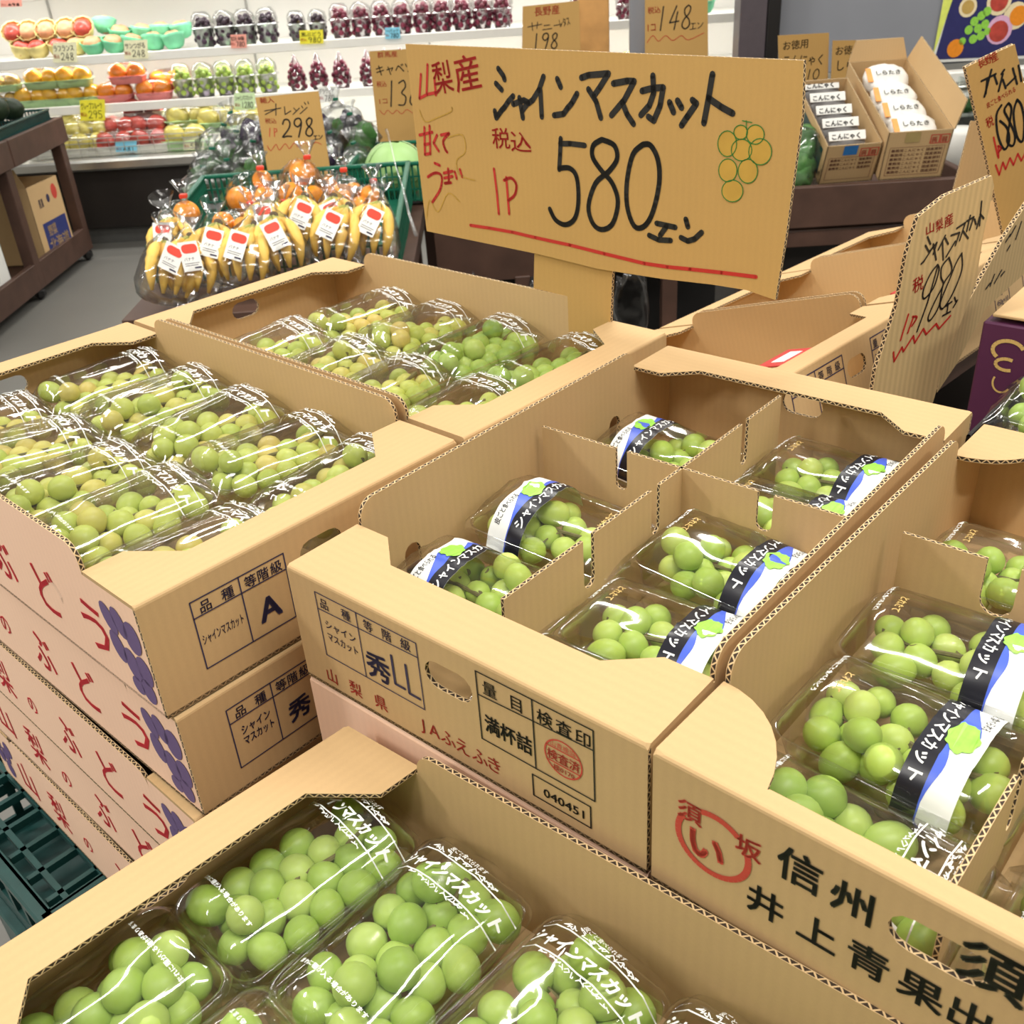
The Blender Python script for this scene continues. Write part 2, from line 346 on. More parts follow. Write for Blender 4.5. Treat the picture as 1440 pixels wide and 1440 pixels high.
# ---------------------------------------------------------------- cardboard tray
class Frame:
    def __init__(s, O, ex, ey, ez=None):
        s.O = Vector(O); s.x = Vector(ex); s.y = Vector(ey); s.z = Vector(ez) if ez is not None else Vector((0, 0, 1))
    def __call__(s, x, y, z): return s.x * x + s.y * y + s.z * z
    def w(s, x, y, z): return s.O + s(x, y, z)
def flat_frame(o, deg, z, skew=0):
    a = rad(deg); return Frame((o[0], o[1], z), (math.cos(a), math.sin(a), 0), (-math.sin(a + rad(skew)), math.cos(a + rad(skew)), 0))
TT = .0042
def tray(fr, L, W, H, label, group=None, rise=.022, tab=.088, tabw=.04, nar=.042, style='trap', pink=False, hole=True, hole_side=False, base_z=.004, name='cardboard_tray', mat=None, wide2=.075, cat='box', holec=None):
    mat = mat or CB
    r = empty(name, fr.O, label, cat, group)
    M = [mat, CBF, CBP]
    I = fr
    panel_obj('floor_panel', [(0, 0), (L, 0), (L, W), (0, W)], [], .004, lambda a, b, c: I(a, b, base_z - c), r, M)
    hc = holec or W / 2
    for e in (0, 1):
        X = (lambda x: x) if e == 0 else (lambda x: L - x)
        hs = [slot(hc if e == 0 else W / 2, H * .7, .05 if style != 'quarter' else .055, .026)] if hole else []
        panel_obj('end_panel', [(0, 0), (W, 0), (W, H - TT), (0, H - TT)], hs, TT, lambda a, b, c: I(X(c), a, b), r, M)
        if style == 'trap':
            o = [(0, 0), (0, W), (tab, W), (tab, W - tabw), (nar, W - wide2), (nar, wide2), (tab, tabw), (tab, 0)]
        elif style == 'quarter':
            o = [(0, 0), (0, W)] + [(tab * math.sin(rad(t)) , W - tab * .85 + tab * .85 * math.cos(rad(0)) - tab * .85 * (1 - math.cos(rad(90 - t)) ) * 0 ) for t in ()] 
            o += [(tab * math.cos(rad(t)), W - tab * .86 * math.sin(rad(t))) for t in range(0, 81, 10)] + [(.016, W - tab * .86), (.016, tab * .86)]
            o += [(tab * math.cos(rad(t)), tab * .86 * math.sin(rad(t))) for t in range(80, -1, -10)]
        else: o = [(0, 0), (0, W), (nar, W), (nar, 0)]
        bm = bmesh.new(); tp, bt = panel(bm, o, [], TT, lambda a, b, c: I(X(a), b, H - c), fold=(0, 1, len(o) - 1), mats=(0, 1, 0))
        ed = [ed for ed in bm.edges if set(ed.verts) == {tp[0], tp[1]}]
        bmesh.ops.bevel(bm, geom=ed, offset=.0036, segments=3, affect='EDGES', profile=.5)
        bm_obj('folded_flange', bm, M, r)
    t2 = tab + .002; rr = .018
    for e in (0, 1):
        Y = (lambda y: y) if e == 0 else (lambda y: W - y)
        top = H + rise
        o = [(TT, 0), (L - TT, 0), (L - TT, H - TT), (L - t2, H - TT)] + arc(L - t2 - rr, top - rr, rr, 0, 90) + arc(t2 + rr, top - rr, rr, 90, 180) + [(t2, H - TT), (TT, H - TT)]
        hs = [slot(.14, H - .07, .022, .042), slot(L - .125, H - .065, .022, .034)] if hole_side and not (pink and e == 1) else []
        panel_obj('side_panel', o, hs, TT, lambda a, b, c: I(a, Y(c), b), r, M, mi=(2 if (pink and e == 1) else 0, 1, 0))
    return r
B_ = flat_frame((.076, .465), 47.9, .93)
A_ = flat_frame((-.053, .930), 136, .93)
D_ = flat_frame((.214, 1.202), 136, .93)
C_ = flat_frame((.347, .206), 46.5, .93)
F_ = flat_frame((.360, .210), 139.5, .80, -7)
BW, BL, AW, AL = .366, .605, .372, .68
trayB = tray(B_, BL, BW, .12, 'divided cardboard tray of banded grape packs, red and black lettering on its front', tab=.082, nar=.052, holec=.18, hole_side=True)

trayA = tray(A_, AL, AW, .12, 'topmost tray of the pink-sided stack at the left, letter A on its end', pink=True, rise=.024)
trayD = tray(D_, AL, AW, .12, 'cardboard tray of bagged grapes directly below the large 580 sign')
trayC = tray(C_, .585, .37, .12, 'right-hand tray with a red round crest and brushed black characters', style='quarter', tab=.085, hole_side=False, hole=True)
trayF = tray(F_, AL, .372, .12, 'nearest cardboard tray of grapes at the bottom edge of the picture', rise=.02)
# stack under A
for i in range(1, 5):
    fr = flat_frame((-.053 + (.004 if i % 2 else -.003), .930 + (.003 if i % 2 else -.002)), 136 + (.4 if i % 2 else -.3), .93 - .122 * i)
    t_ = tray(fr, AL, AW, .12, ['', 'second tray down in the pink-sided stack, stamped with one brushed character', 'third tray down in the pink-sided stack at the left', 'fourth tray down in the pink-sided stack at the left', 'bottom tray of the pink-sided stack resting on a green crate'][i], 'trays stacked on the green crates', pink=True, rise=.001)
    if i == 1: trayA2 = (t_, fr)
    trayS = trayA2[0]
    globals()['stk%d' % i] = (t_, fr)
for k, (fr0, L_, W_, lab) in enumerate([(B_, BL, BW, 'tray hidden beneath the divided centre tray of grapes'), (C_, .585, .37, 'tray hidden beneath the right-hand tray with the red crest'), (D_, AL, AW, 'tray hidden beneath the tray under the 580 sign')]):
    fr = Frame(fr0.O - Vector((0, 0, .122)) + fr0.x * (.02 if k == 1 else 0), fr0.x, fr0.y); tray(fr, L_, W_, .12, lab, rise=.0, mat=CBP if k == 0 else None)
# dividers
def divider(fr, y, x0, x1, slots, top, bot, parent, xdir=True, name='divider_panel', t=.0035):
    o = [(x0, bot), (x1, bot), (x1, top)]
    for (a, wd, dp) in sorted(slots, reverse=True):
        r = wd / 2; o += [(a + r, top)] + [(a + r * math.cos(rad(q)), top - dp + r - r * math.sin(rad(q))) for q in range(0, 181, 30)] + [(a - r, top)]
    o += [(x0, top)]
    mp = (lambda a, b, c: fr(a, y + c, b)) if xdir else (lambda a, b, c: fr(y + c, a, b))
    panel_obj(name, o, [], t, mp, parent, [CB, CBF])
# B local: x=P, y = W - Q ; z up from .93
divider(B_, BW - .185, .07, .54, [(.183, .016, .052), (.289, .014, .05), (.46, .014, .05)], .119, .006, trayB)
divider(B_, .335, .012, BW - .042 + .03, [(BW - .114, .014, .045), (BW - .273, .016, .04)], .119, .006, trayB, False)
divider(C_, .37 - .183, .017, .54, [(.125, .012, .05), (.29, .014, .05)], .117, .006, trayC)
divider(C_, .34, .01, .352, [(.37 - .10, .026, .05), (.10, .026, .05)], .119, .006, trayC, False)
# ---- printed matter on B front: face u measured from Q0 corner, z absolute
def bmap(u, z): return B_(-.0006, BW - u, z - .93)
k = Ink()
k.rect(.035, .970, .155, 1.037, .0011); k.stroke([(.035, 1.020), (.155, 1.023)], .0011); k.stroke([(.086, .970), (.086, 1.037)], .0011)
for ch, u in (('品', .040), ('種', .067), ('等', .094), ('階', .116), ('級', .137)): k.text(ch, u, 1.0235 + (u - .04) * .02, .0115, bold=.01)
k.text('シャイン', .042, 1.003, .010, wid=.038, bold=.01); k.text('マスカット', .042, .990, .010, wid=.038, bold=.01)
k.build('printed_table', NAVY, trayB, bmap)
k = Ink(); k.text('秀', .090, .977, .030, bold=.03); k.hand('', 0, 0, 0, 0, 0)
k.stroke([(.123, 1.010), (.123, .981), (.134, .981)], .0028); k.stroke([(.139, 1.008), (.139, .979), (.151, .979)], .0028)
k.build('grade_stamp', NAVY, trayB, bmap)
k = Ink()
for ch, u in (('山', .030), ('梨', .060), ('県', .092)): k.text(ch, u, .9405 + (u - .03) * .03, .0165, bold=.012)
for ch, u in (('J', .1475), ('A', .157), ('ふ', .170), ('え', .187), ('ふ', .204), ('き', .221)): k.text(ch, u, .9455, .0175, bold=.006)
k.ring(.296, .998, .0165, .0013); k.stroke([(.281, 1.005), (.311, 1.005)], .0012); k.stroke([(.281, .991), (.311, .991)], .0012)
k.text('検査済', .2815, .9935, .0105, wid=.029, bold=.02); k.text('山青検協', .285, 1.0065, .006, wid=.022); k.text('検0170', .2865, .9845, .0058, wid=.019, bold=.02)
k.build('red_lettering', REDP, trayB, bmap)
k = Ink(); k.rect(.217, .974, .323, 1.040, .0013); k.stroke([(.217, 1.018), (.323, 1.022)], .0013); k.stroke([(.270, .974), (.270, 1.040)], .0013)
for ch, u in (('量', .223), ('目', .250), ('検', .274), ('査', .291), ('印', .308)): k.text(ch, u, 1.0225, .0145, bold=.015)
k.text('満杯詰', .222, .986, .0185, wid=.045, bold=.03)
k.rect(.266, .9445, .319, .966, .0013); k.text('040451', .276, .9500, .0115, wid=.037, bold=.02)
k.build('weight_table', BLACK, trayB, bmap)
# ---- A label faces
def label_face(fr, par, grade, two, bold=.04):
    mp = lambda u, z: fr(-.0006, AW - u, z - .93)
    k = Ink(); k.rect(.046, .957, .144, 1.028, .0013); k.stroke([(.046, 1.011), (.144, 1.011)], .0013); k.stroke([(.095, .957), (.095, 1.028)], .0013)
    for ch, u in (('品', .054), ('種', .076), ('等', .100), ('階', .114), ('級', .128)): k.text(ch, u, 1.0135, .013, bold=.015)
    if two: k.text('シャイン', .056, .992, .012, wid=.032, bold=.02); k.text('マスカット', .056, .979, .012, wid=.034, bold=.02)
    else: k.text('シャインマスカット', .049, .982, .012, wid=.042, bold=.008)
    k.text(grade, .108, .970, .034 if grade == 'A' else .027, bold=bold); k.build('printed_table', NAVY, par, mp)
label_face(A_, trayA, 'A', False)
label_face(stk1[1], stk1[0], '秀', True)
def pink_side(fr, par, tall=False):
    mp = lambda u, z: fr(-u, AW + .0006, z)   # u negative from near corner
    k = Ink(); 
    for ch, u in (('山', -.60), ('梨', -.50), ('の', -.41), ('ぶ', -.325), ('ど', -.225), ('う', -.13)):
        s_ = .5 if ch == 'の' else 1
        k.text(ch, u + .008, .030 + (.006 if ch == 'の' else 0), .066 * s_, wid=.046 * s_, bold=.006)
    k.build('red_lettering', PINKR, par, mp)
    k = Ink()
    for (a, b, rx, ry, ro) in [(-.060, .083, .012, .019, 25), (-.041, .086, .012, .018, 20), (-.022, .078, .015, .020, -10), (-.058, .053, .013, .019, 15), (-.038, .042, .014, .020, 10), (-.018, .044, .014, .018, 0), (-.022, .020, .013, .015, 0), (-.04, .018, .011, .011, 0)]: k.disc(a, b, rx * .9, ry * .9, rot=ro)
    for (a, b) in [(-.655, .08), (-.635, .06), (-.66, .05), (-.64, .03), (-.618, .08)]: k.disc(a, b, .012, .016)
    k.build('grape_print', VIO, par, mp)
pink_side(A_, trayA)
for i in (1, 2, 3, 4): pink_side(globals()['stk%d' % i][1], globals()['stk%d' % i][0])
# ---- C front
def cmap(u, z): return C_(-.0006, .37 - u, z - .93)
k = Ink(); k.ring(.046, .997, .0255, .0046, a0=-210, a1=18, n=26); k.ring(.046, .997, .0255, .0046, a0=48, a1=112, n=10); k.text('須', .020, 1.008, .0185, bold=.03); k.text('坂', .062, 1.005, .0185, bold=.03)
k.text('い', .030, .981, .030, bold=.05); k.build('red_crest', REDP, trayC, cmap)
k = Ink(); k.text('信', .090, 1.006, .030, bold=.03); k.text('州', .124, 1.005, .028, bold=.035)
for ch, u in (('井', .073), ('上', .107), ('青', .139), ('果', .169), ('出', .198), ('荷', .23), ('組', .26)): k.text(ch, u, .962 + (u - .073) * .04, .027, bold=.03)
k.text('須', .196, 1.008, .036, bold=.035); k.text('坂', .235, 1.008, .036, bold=.035)
k.build('black_lettering', BLACK, trayC, cmap)

# ================================================================ grape packs
def pack_points(seed, n, R, hx, hy):
    rnd = random.Random(seed); P = [Vector((rnd.uniform(-hx, hx), rnd.uniform(-hy, hy), rnd.uniform(R, R * 3.2))) for _ in range(n)]
    for it in range(90):
        for i in range(n):
            for j in range(i + 1, n):
                d = P[j] - P[i]; L = d.length
                if L < 2 * R * .97:
                    if L < 1e-6: d = Vector((0, 0, 1)); L = 1
                    m = d / L * (2 * R * .97 - L) * .5; P[i] -= m; P[j] += m
        for p in P:
            p.z -= .0006; p.x = max(-hx, min(hx, p.x)); p.y = max(-hy, min(hy, p.y)); p.z = max(R + .004, p.z)
            if abs(p.x) > hx * .75: p.y *= .985
    return P
def grape_mesh(name, mat, lx, R, seed):
    bm = bmesh.new(); bmesh.ops.create_uvsphere(bm, u_segments=18, v_segments=12, radius=R)
    for v in bm.verts:
        t = v.co.z / R
        v.co.z *= lx
        q = 1 - .05 * t; v.co.x *= q; v.co.y *= q
        if t > .97: v.co.z -= R * .06
        v.co += v.co.normalized() * (noise.noise(v.co * 60 + Vector((seed, 0, 0))) * .0006)
    uvl = None
    me = bpy.data.meshes.new(name); bm.to_mesh(me); bm.free(); me.materials.append(mat); me.materials.append(STEM)
    for p in me.polygons:
        p.use_smooth = True
        if p.center.z > R * lx * .93 and p.center.xy.length < R * .16: p.material_index = 1
    return me
RG = .0136
GM = {c: [grape_mesh('grape', m, l, RG * (1.07 if c == 'F' else 1.0), i) for i, l in enumerate((1.0, 1.1, 1.2))] for c, m in (('A', GR_A), ('F', GR_F), ('B', GR_B))}
PL, PW, PH = .166, .108, .056
def film_z(x, y, seed, L=.19, W=.112, h=PH):
    ax, ay = min(1, abs(x) / (L / 2)), min(1, abs(y) / (W / 2))
    env = (1 - ay ** 3.2) ** .55; e = 1 if ax < .72 else 1 - .62 * ((ax - .72) / .28) ** 1.6
    z = .010 + (h - .010) * env * e
    r = random.Random(seed)
    for i in range(4):
        a = r.uniform(-.35, .35); c = r.uniform(-.045, .045); d = (y - c) * math.cos(a) - x * math.sin(a); am = r.uniform(.0008, .0022)
        z += am * math.exp(-(d / .0035) ** 2) * (.4 + .6 * env)
    z += .0018 * noise.noise(Vector((x * 22 + seed * 3, y * 38, seed)))
    return z
def film_mesh(seed, L=.2):
    W = .112; nx, ny = 30, 22; bm = bmesh.new(); g = []
    for i in range(nx + 1):
        row = []
        for j in range(ny + 1):
            x = -L / 2 + L * i / nx; t = -1 + 2 * j / ny; y = W / 2 * math.sin(t * math.pi / 2) * (1 + .04 * noise.noise(Vector((x * 30, seed, t))))
            if abs(t) > .99: y = math.copysign(W / 2, t)
            row.append(bm.verts.new((x, y, film_z(x, y, seed, L, W))))
        g.append(row)
    for i in range(nx):
        for j in range(ny): bm.faces.new((g[i][j], g[i + 1][j], g[i + 1][j + 1], g[i][j + 1]))
    # sealed lower corners of the sleeve and the flat hem at its mouth
    for s in (0, ny):
        lo = [bm.verts.new((g[i][s].co.x, g[i][s].co.y * .97, .002)) for i in range(nx + 1)]
        for i in range(nx): bm.faces.new((g[i][s], lo[i], lo[i + 1], g[i + 1][s]) if s else (g[i][s], g[i + 1][s], lo[i + 1], lo[i]))
    me = bpy.data.meshes.new('clear_sleeve'); bm.to_mesh(me); bm.free(); me.materials.append(FILM)
    for p in me.polygons: p.use_smooth = True
    return me
def rrect(hx, hy, r, n=4):
    o = []
    for cx, cy, a in ((hx - r, hy - r, 0), (-hx + r, hy - r, 90), (-hx + r, -hy + r, 180), (hx - r, -hy + r, 270)): o += arc(cx, cy, r, a, a + 90, n)
    return o
def tray_mesh():
    bm = bmesh.new(); rings = []
    for (ix, z) in ((.012, .001), (.006, .003), (.003, .020), (.001, .030), (-.001, .031), (-.0035, .030), (-.004, .027)):
        rings.append([bm.verts.new((p[0], p[1], z)) for p in rrect(PL / 2 - ix, PW / 2 - ix - .002, .016)])
    for a, b in zip(rings, rings[1:]):
        n = len(a)
        for i in range(n): bm.faces.new((a[i], a[(i + 1) % n], b[(i + 1) % n], b[i]))
    bm.faces.new(rings[0][::-1]); me = bpy.data.meshes.new('clear_tray'); bm.to_mesh(me); bm.free(); me.materials.append(TRAY)
    for p in me.polygons: p.use_smooth = True
    return me
TRM = tray_mesh()
def fgrid(x0, x1, y0, y1, seed, mat, name, par, L, eps=.0005, nx=6, ny=26, edge=None):
    v = []; f = []
    for i in range(nx + 1):
        for j in range(ny + 1):
            y = y0 + (y1 - y0) * j / ny; a, b = (x0, x1) if edge is None else edge(j / ny, x0, x1)
            x = a + (b - a) * i / nx; v.append((x, y, film_z(x, y, seed, L) + eps))
    for i in range(nx):
        for j in range(ny): q = i * (ny + 1) + j; f.append((q, q + ny + 1, q + ny + 2, q + 1))
    me = bpy.data.meshes.new(name); me.from_pydata(v, [], f); me.materials.append(mat)
    for p in me.polygons: p.use_smooth = True
    return link(name, me, par)
LBLU = plain('label_blue', (.07, .13, .62), .35, .05); LBLK = plain('label_black', (.012, .012, .018), .3, .02); LWH = plain('label_white', (.84, .86, .84), .35, .02)
LGRN = plain('label_leaf_green', (.30, .64, .08), .4, .15, 120)
def make_pack(style, col, seed, n=21):
    r = empty('grape_pack', (0, 0, 0)); L = .19 if style == 'S' else .176
    t = link('clear_tray', TRM, r)
    fl = link('clear_sleeve', film_mesh(seed, L), r)
    # bunch: stem with grapes
    P = pack_points(seed, n, RG, .066 if style == 'S' else .062, .036); bm = bmesh.new(); P.sort(key=lambda p: p.x)
    sp_ = [Vector((-.06, .004, .02)), Vector((-.03, -.003, .024)), Vector((0, .003, .025)), Vector((.035, -.002, .024)), Vector((.072, .006, .027))]
    tube(bm, sp_, [.0012, .0018, .002, .0022, .0028], 6)
    for p in P[::2]:
        k0 = min(sp_, key=lambda s: (s - p).length); tube(bm, [k0, (k0 + p) / 2 + Vector((0, 0, .002)), p], [.0012, .0009, .0009], 4)
    bn = bm_obj('grape_bunch', bm, STEM, r); rnd = random.Random(seed + 99)
    for i, p in enumerate(P):
        g = link('grape', GM[col][rnd.choice((0, 0, 1, 2) if col != 'F' else (0, 1, 1, 2))], bn, p)
        d = (p - min(sp_, key=lambda s: (s - p).length)); d = d.normalized() if d.length > 1e-4 else Vector((0, 0, 1))
        g.rotation_euler = (-d + Vector((rnd.uniform(-.6, .6), rnd.uniform(-.6, .6), rnd.uniform(-.6, .6)))).to_track_quat('Z', 'Y').to_euler()
        s_ = rnd.uniform(.9, 1.07); g.scale = (s_,) * 3
    mp0 = lambda X0, e=.0009: (lambda a, b: (X0 + b, -a, film_z(X0 + b, max(-.054, min(.054, -a)), seed, L) + e))
    if style == 'S':
        k = Ink(); k.fine = True
        k.text('シャインマスカット', -.047, -.0055, .0125, wid=.094, bold=.05, sh=.25)
        k.stroke([(-.05, .0115), (.052, .0115)], .0011, False); k.stroke([(-.05, -.0105), (.052, -.0105)], .0011, False)
        rr = random.Random(5)
        for s_, y in ((1, .0145), (-1, -.0135)):
            for i in range(15):
                a = -.03 + i * .0043; k.stroke([(a + rr.uniform(-.003, .003), y + rr.uniform(-.0022, .0022)) for _ in range(5)], .0007)
        k.text('皮ごと食べられます', -.018, .018, .0052, wid=.036, bold=.02)
        k.build('white_print', WHITE, fl, mp0(.052))
        k = Ink(); k.text('まれに種が入る場合があります', -.04, 0, .0042, wid=.07, bold=.03)
        k.build('small_white_print', WHITE, fl, mp0(-.058))
    else:
        fgrid(.013, .052, -.0555, .0555, seed, LWH, 'paper_band', fl, L, .0006)
        fgrid(.013, .030, -.0553, .0553, seed, LBLK, 'black_stripe', fl, L, .0010)
        fgrid(.030, .036, -.0553, .0553, seed, LBLU, 'blue_wave', fl, L, .0010, edge=lambda t, a, b: (a, a + .001 + .016 * (abs(math.sin(t * 3.1 + .2)) ** 2 if t > .45 else .35 * math.sin(t * 7) ** 2)))
        k = Ink(); k.fine = True; k.text('シャインマスカット', -.043, -.005, .0118, wid=.088, bold=.03)
        k.build('white_lettering', WHITE, fl, mp0(.0222, .0014))
        k = Ink(); k.text('皮ごと食べられる', -.046, 0, .0075, wid=.034, bold=.01); k.build('small_lettering', BLACK, fl, mp0(.0425, .0012))
        k = Ink(); rr = random.Random(seed)
        k.poly([(.004 + (.0135 + .0012 * math.cos(5 * t) + .0009 * math.sin(11 * t)) * math.cos(t), .001 + (.0105 + .001 * math.cos(7 * t)) * math.sin(t)) for t in [2 * math.pi * q / 30 for q in range(30)]])
        k.build('green_leaf_print', LGRN, fl, mp0(.036, .0017))
        k = Ink(); k.text('岡山の皮ごと食べるぶどう', -.035, 0, .0048, wid=.055, bold=.06); k.build('small_white_print', WHITE, fl, mp0(-.068))
        k = Ink(); k.text('とれたて', -.012, 0, .0075, wid=.024, bold=.03); k.build('gold_lettering', GOLD, fl, mp0(-.055))
    return r
def put(o, fr, P, Q, W, z, mode, wob=0, tilt=(0, 0)):
    """P, Q in metres from the far-left corner; mode 'P' long axis towards P1, '-P', '-Q', 'Q'"""
    if fr[1] == 'P': loc = fr[0].w(P, W - Q, 0)              # frames whose x runs along P
    else: loc = fr[0].w(AL - Q, W - P, 0)                     # frames whose x runs from near end to far end
    b = fr[2]; a = {'P': b, '-P': b + 180, '-Q': b + 90, 'Q': b - 90}[mode]
    o.location = (loc.x, loc.y, z); o.rotation_euler = (rad(tilt[0]), rad(tilt[1]), rad(a + wob))
protoS = {c: [make_pack('S', c, s, nn) for s, nn in ((11, 22), (12, 23), (13, 24))] for c in ('A', 'F')}
for c_, s_, n_ in (('F', 31, 27), ('F', 32, 26)): protoS[c_].append(make_pack('S', c_, s_, n_))
protoL = [make_pack('L', 'B', s, 19) for s in (21, 22, 23)]
used = set(); cnt = {}
def take(key, lst):
    i = cnt.get(key, 0); cnt[key] = i + 1; o = lst[i % len(lst)]
    if o.name in used: o = copy_tree(o)
    used.add(o.name); return o
rnd = random.Random(4)
frA, frD, frF = (A_, 'Q', 46), (D_, 'Q', 46), (F_, 'Q', 44); frB, frC = (B_, 'P', 47.9), (C_, 'P', 46.5)
rowsA = [.11, .232, .352, .472, .590]; rown = ['at its far end', 'second from its far end', 'in its middle', 'second from the label end', 'at the label end']
for i, q in enumerate(rowsA):
    for P, nm in ((.275, 'inner'), (.098, 'outer')):
        o = take('SA', protoS['A']); put(o, frA, P, q + rnd.uniform(-.006, .006), AW, .983 + .004 * (i % 2), 'P', rnd.uniform(-7, 7), (rnd.uniform(-4, 4), rnd.uniform(-4, 4)))
        tag(o, 'bagged yellow-green grape pack in the letter A tray, %s row, %s' % (nm, rown[i]), 'grapes', 'bagged grape packs in the letter A tray')
rown = ['farthest from the camera', 'second from the far end', 'middle', 'nearest the camera']
for i, q in enumerate([.19, .315, .435, .565]):
    for P, nm in ((.272, 'right'), (.095, 'left')):
        o = take('SD', [protoS['A'][(i + (nm == 'left')) % 3]] if not (nm == 'right' and i >= 2) else [protoS['F'][i % 3]]); put(o, frD, P, q + rnd.uniform(-.006, .006), AW, .980, 'P', rnd.uniform(-9, 9), (rnd.uniform(-5, 5), rnd.uniform(-5, 5)))
        tag(o, 'bagged grape pack under the 580 sign, %s row, %s' % (nm, rown[i]), 'grapes', 'bagged grape packs under the 580 sign')
rown = ['farthest', 'second', 'third', 'fourth', 'fifth']
for i, q in enumerate([.072, .182, .298, .408, .52]):
    for P, nm, md in ((.262, 'right', 'P'), (.090, 'left', '-P')):
        o = take('SF', protoS['F']); put(o, frF, P, q, AW, .848, md, rnd.uniform(-4, 4), (rnd.uniform(-3, 3), rnd.uniform(-3, 3)))
        tag(o, 'green bagged grape pack in the nearest tray, %s row, %s from its far end' % (nm, rown[i]), 'grapes', 'bagged grape packs in the nearest tray')
for i, (P, Q, md, wb, lab) in enumerate([(.132, .100, '-Q', 4, 'left compartment, nearer of two'), (.252, .100, '-Q', 2, 'left compartment, farther of two'), (.452, .098, '-Q', -3, 'far left compartment'),
        (.064, .272, 'Q', 0, 'right compartment, nearest and half under the flange'), (.168, .276, 'Q', 3, 'right compartment, second from the front'), (.280, .276, 'Q', -2, 'right compartment, third from the front'),
        (.395, .276, 'Q', 2, 'far right compartment, behind the cross divider'), (.50, .276, 'Q', -3, 'far right compartment, against the far wall')]):
    o = take('LB', protoL); put(o, frB, P, Q, BW, .958 + (.010 if i in (1, 5) else 0), md, wb, (rnd.uniform(-3, 3), rnd.uniform(-3, 3)))
    tag(o, 'banded grape pack, centre tray, ' + lab, 'grapes', 'banded grape packs in the centre tray')
for i, (P, Q, md, wb, lab) in enumerate([(.178, .100, 'Q', -2, 'left compartment, second from the front'), (.282, .098, 'Q', 3, 'left compartment, just before the divider'), (.43, .10, 'Q', 2, 'far left compartment'),
        (.17, .28, 'Q', 2, 'right compartment'), (.44, .28, 'Q', -2, 'far right compartment')]):
    o = take('LC', protoL); put(o, frC, P, Q, .37, .955 + (.01 if i == 1 else 0), md, wb, (rnd.uniform(-3, 3), rnd.uniform(-3, 3)))
    tag(o, 'grape pack with black and blue band, red-crest tray, ' + lab, 'grapes', 'banded grape packs in the red-crest tray')
o = copy_tree(protoS['F'][1]); put(o, frC, .068, .10, .37, .940, 'Q', 0); tag(o, 'bagged grape pack with white print just inside the red-crest front', 'grapes', 'bagged grape packs in the red-crest tray')
o = copy_tree(protoS['F'][2]); put(o, frC, .072, .285, .37, .95, '-Q', 0); tag(o, 'bagged grape pack at the right picture edge in the red-crest tray', 'grapes', 'bagged grape packs in the red-crest tray')

# ================================================================ boards lettered by hand
class Board:
    """upright or leaning board: plane through o, heading deg, lean (degrees the top falls back)"""
    def __init__(s, name, label, o, deg, pix, th=.004, mat=None, lean=0, cat='sign', group=None, mats=None):
        s.o = Vector(o); a = rad(deg); s.d = Vector((math.cos(a), math.sin(a), 0)); h = Vector((math.sin(a), -math.cos(a), 0))
        if h.dot(CAM - s.o) < 0: h = -h
        s.up = Vector((0, 0, 1)) * math.cos(rad(lean)) - h * math.sin(rad(lean)); s.n = s.d.cross(s.up)
        if s.n.dot(CAM - s.o) < 0: s.n = -s.n
        s.root = empty(name, s.o, label, cat, group)
        pts = [s.uv(*p) for p in pix]
        s.pts = pts
        panel_obj('board', pts, [], th, lambda u, v, c: s.d * u + s.up * v - s.n * c, s.root, mats or [mat or CBS, CBF])
    def uv(s, px, py):
        r = ray(px, py); t = (s.o - CAM).dot(s.n) / r.dot(s.n); q = CAM + r * t - s.o; return (q.dot(s.d), q.dot(s.up))
    def mp(s, e=.0006): return lambda u, v: s.d * u + s.up * v + s.n * e
    def ink(s, name, mat, strokes=(), w=.006, texts=(), hands=(), e=.0006, polys=()):
        k = Ink()
        for st in strokes: k.stroke([s.uv(*p) for p in st], w)
        for pl in polys: k.poly([s.uv(*p) for p in pl])
        for (t, p0, p1, hpx) in texts:      # baseline from p0 to p1, glyph height in pixels
            a, b = s.uv(*p0), s.uv(*p1); top = s.uv(p0[0], p0[1] - hpx); L = math.hypot(b[0] - a[0], b[1] - a[1])
            k.text(t, a[0], a[1], abs(top[1] - a[1]) * 1.15, rot=math.degrees(math.atan2(b[1] - a[1], b[0] - a[0])), wid=L, bold=.012)
        for (t, p0, p1, hpx, lw) in hands:
            a, b = s.uv(*p0), s.uv(*p1); top = s.uv(p0[0], p0[1] - hpx); L = math.hypot(b[0] - a[0], b[1] - a[1])
            k.hand(t, a[0], a[1], abs(top[1] - a[1]), L / len(t) / 1.15, lw, rot=math.degrees(math.atan2(b[1] - a[1], b[0] - a[0])))
        return k.build(name, mat, s.root, s.mp(e))
z3 = lambda pts: [(560 + x / 2.483, 40 + y / 2.483) for x, y in pts]
sg = Board('price_sign', 'large cardboard sign reading 580 in black marker above the grape trays', (.1985, 1.1965, 1.05), -46,
           [(570, 62), (1130, 85), (1128, 160), (1105, 330), (1090, 422), (1050, 408), (1000, 400), (930, 392), (840, 378), (760, 358), (600, 325), (590, 240), (580, 150)], .005)
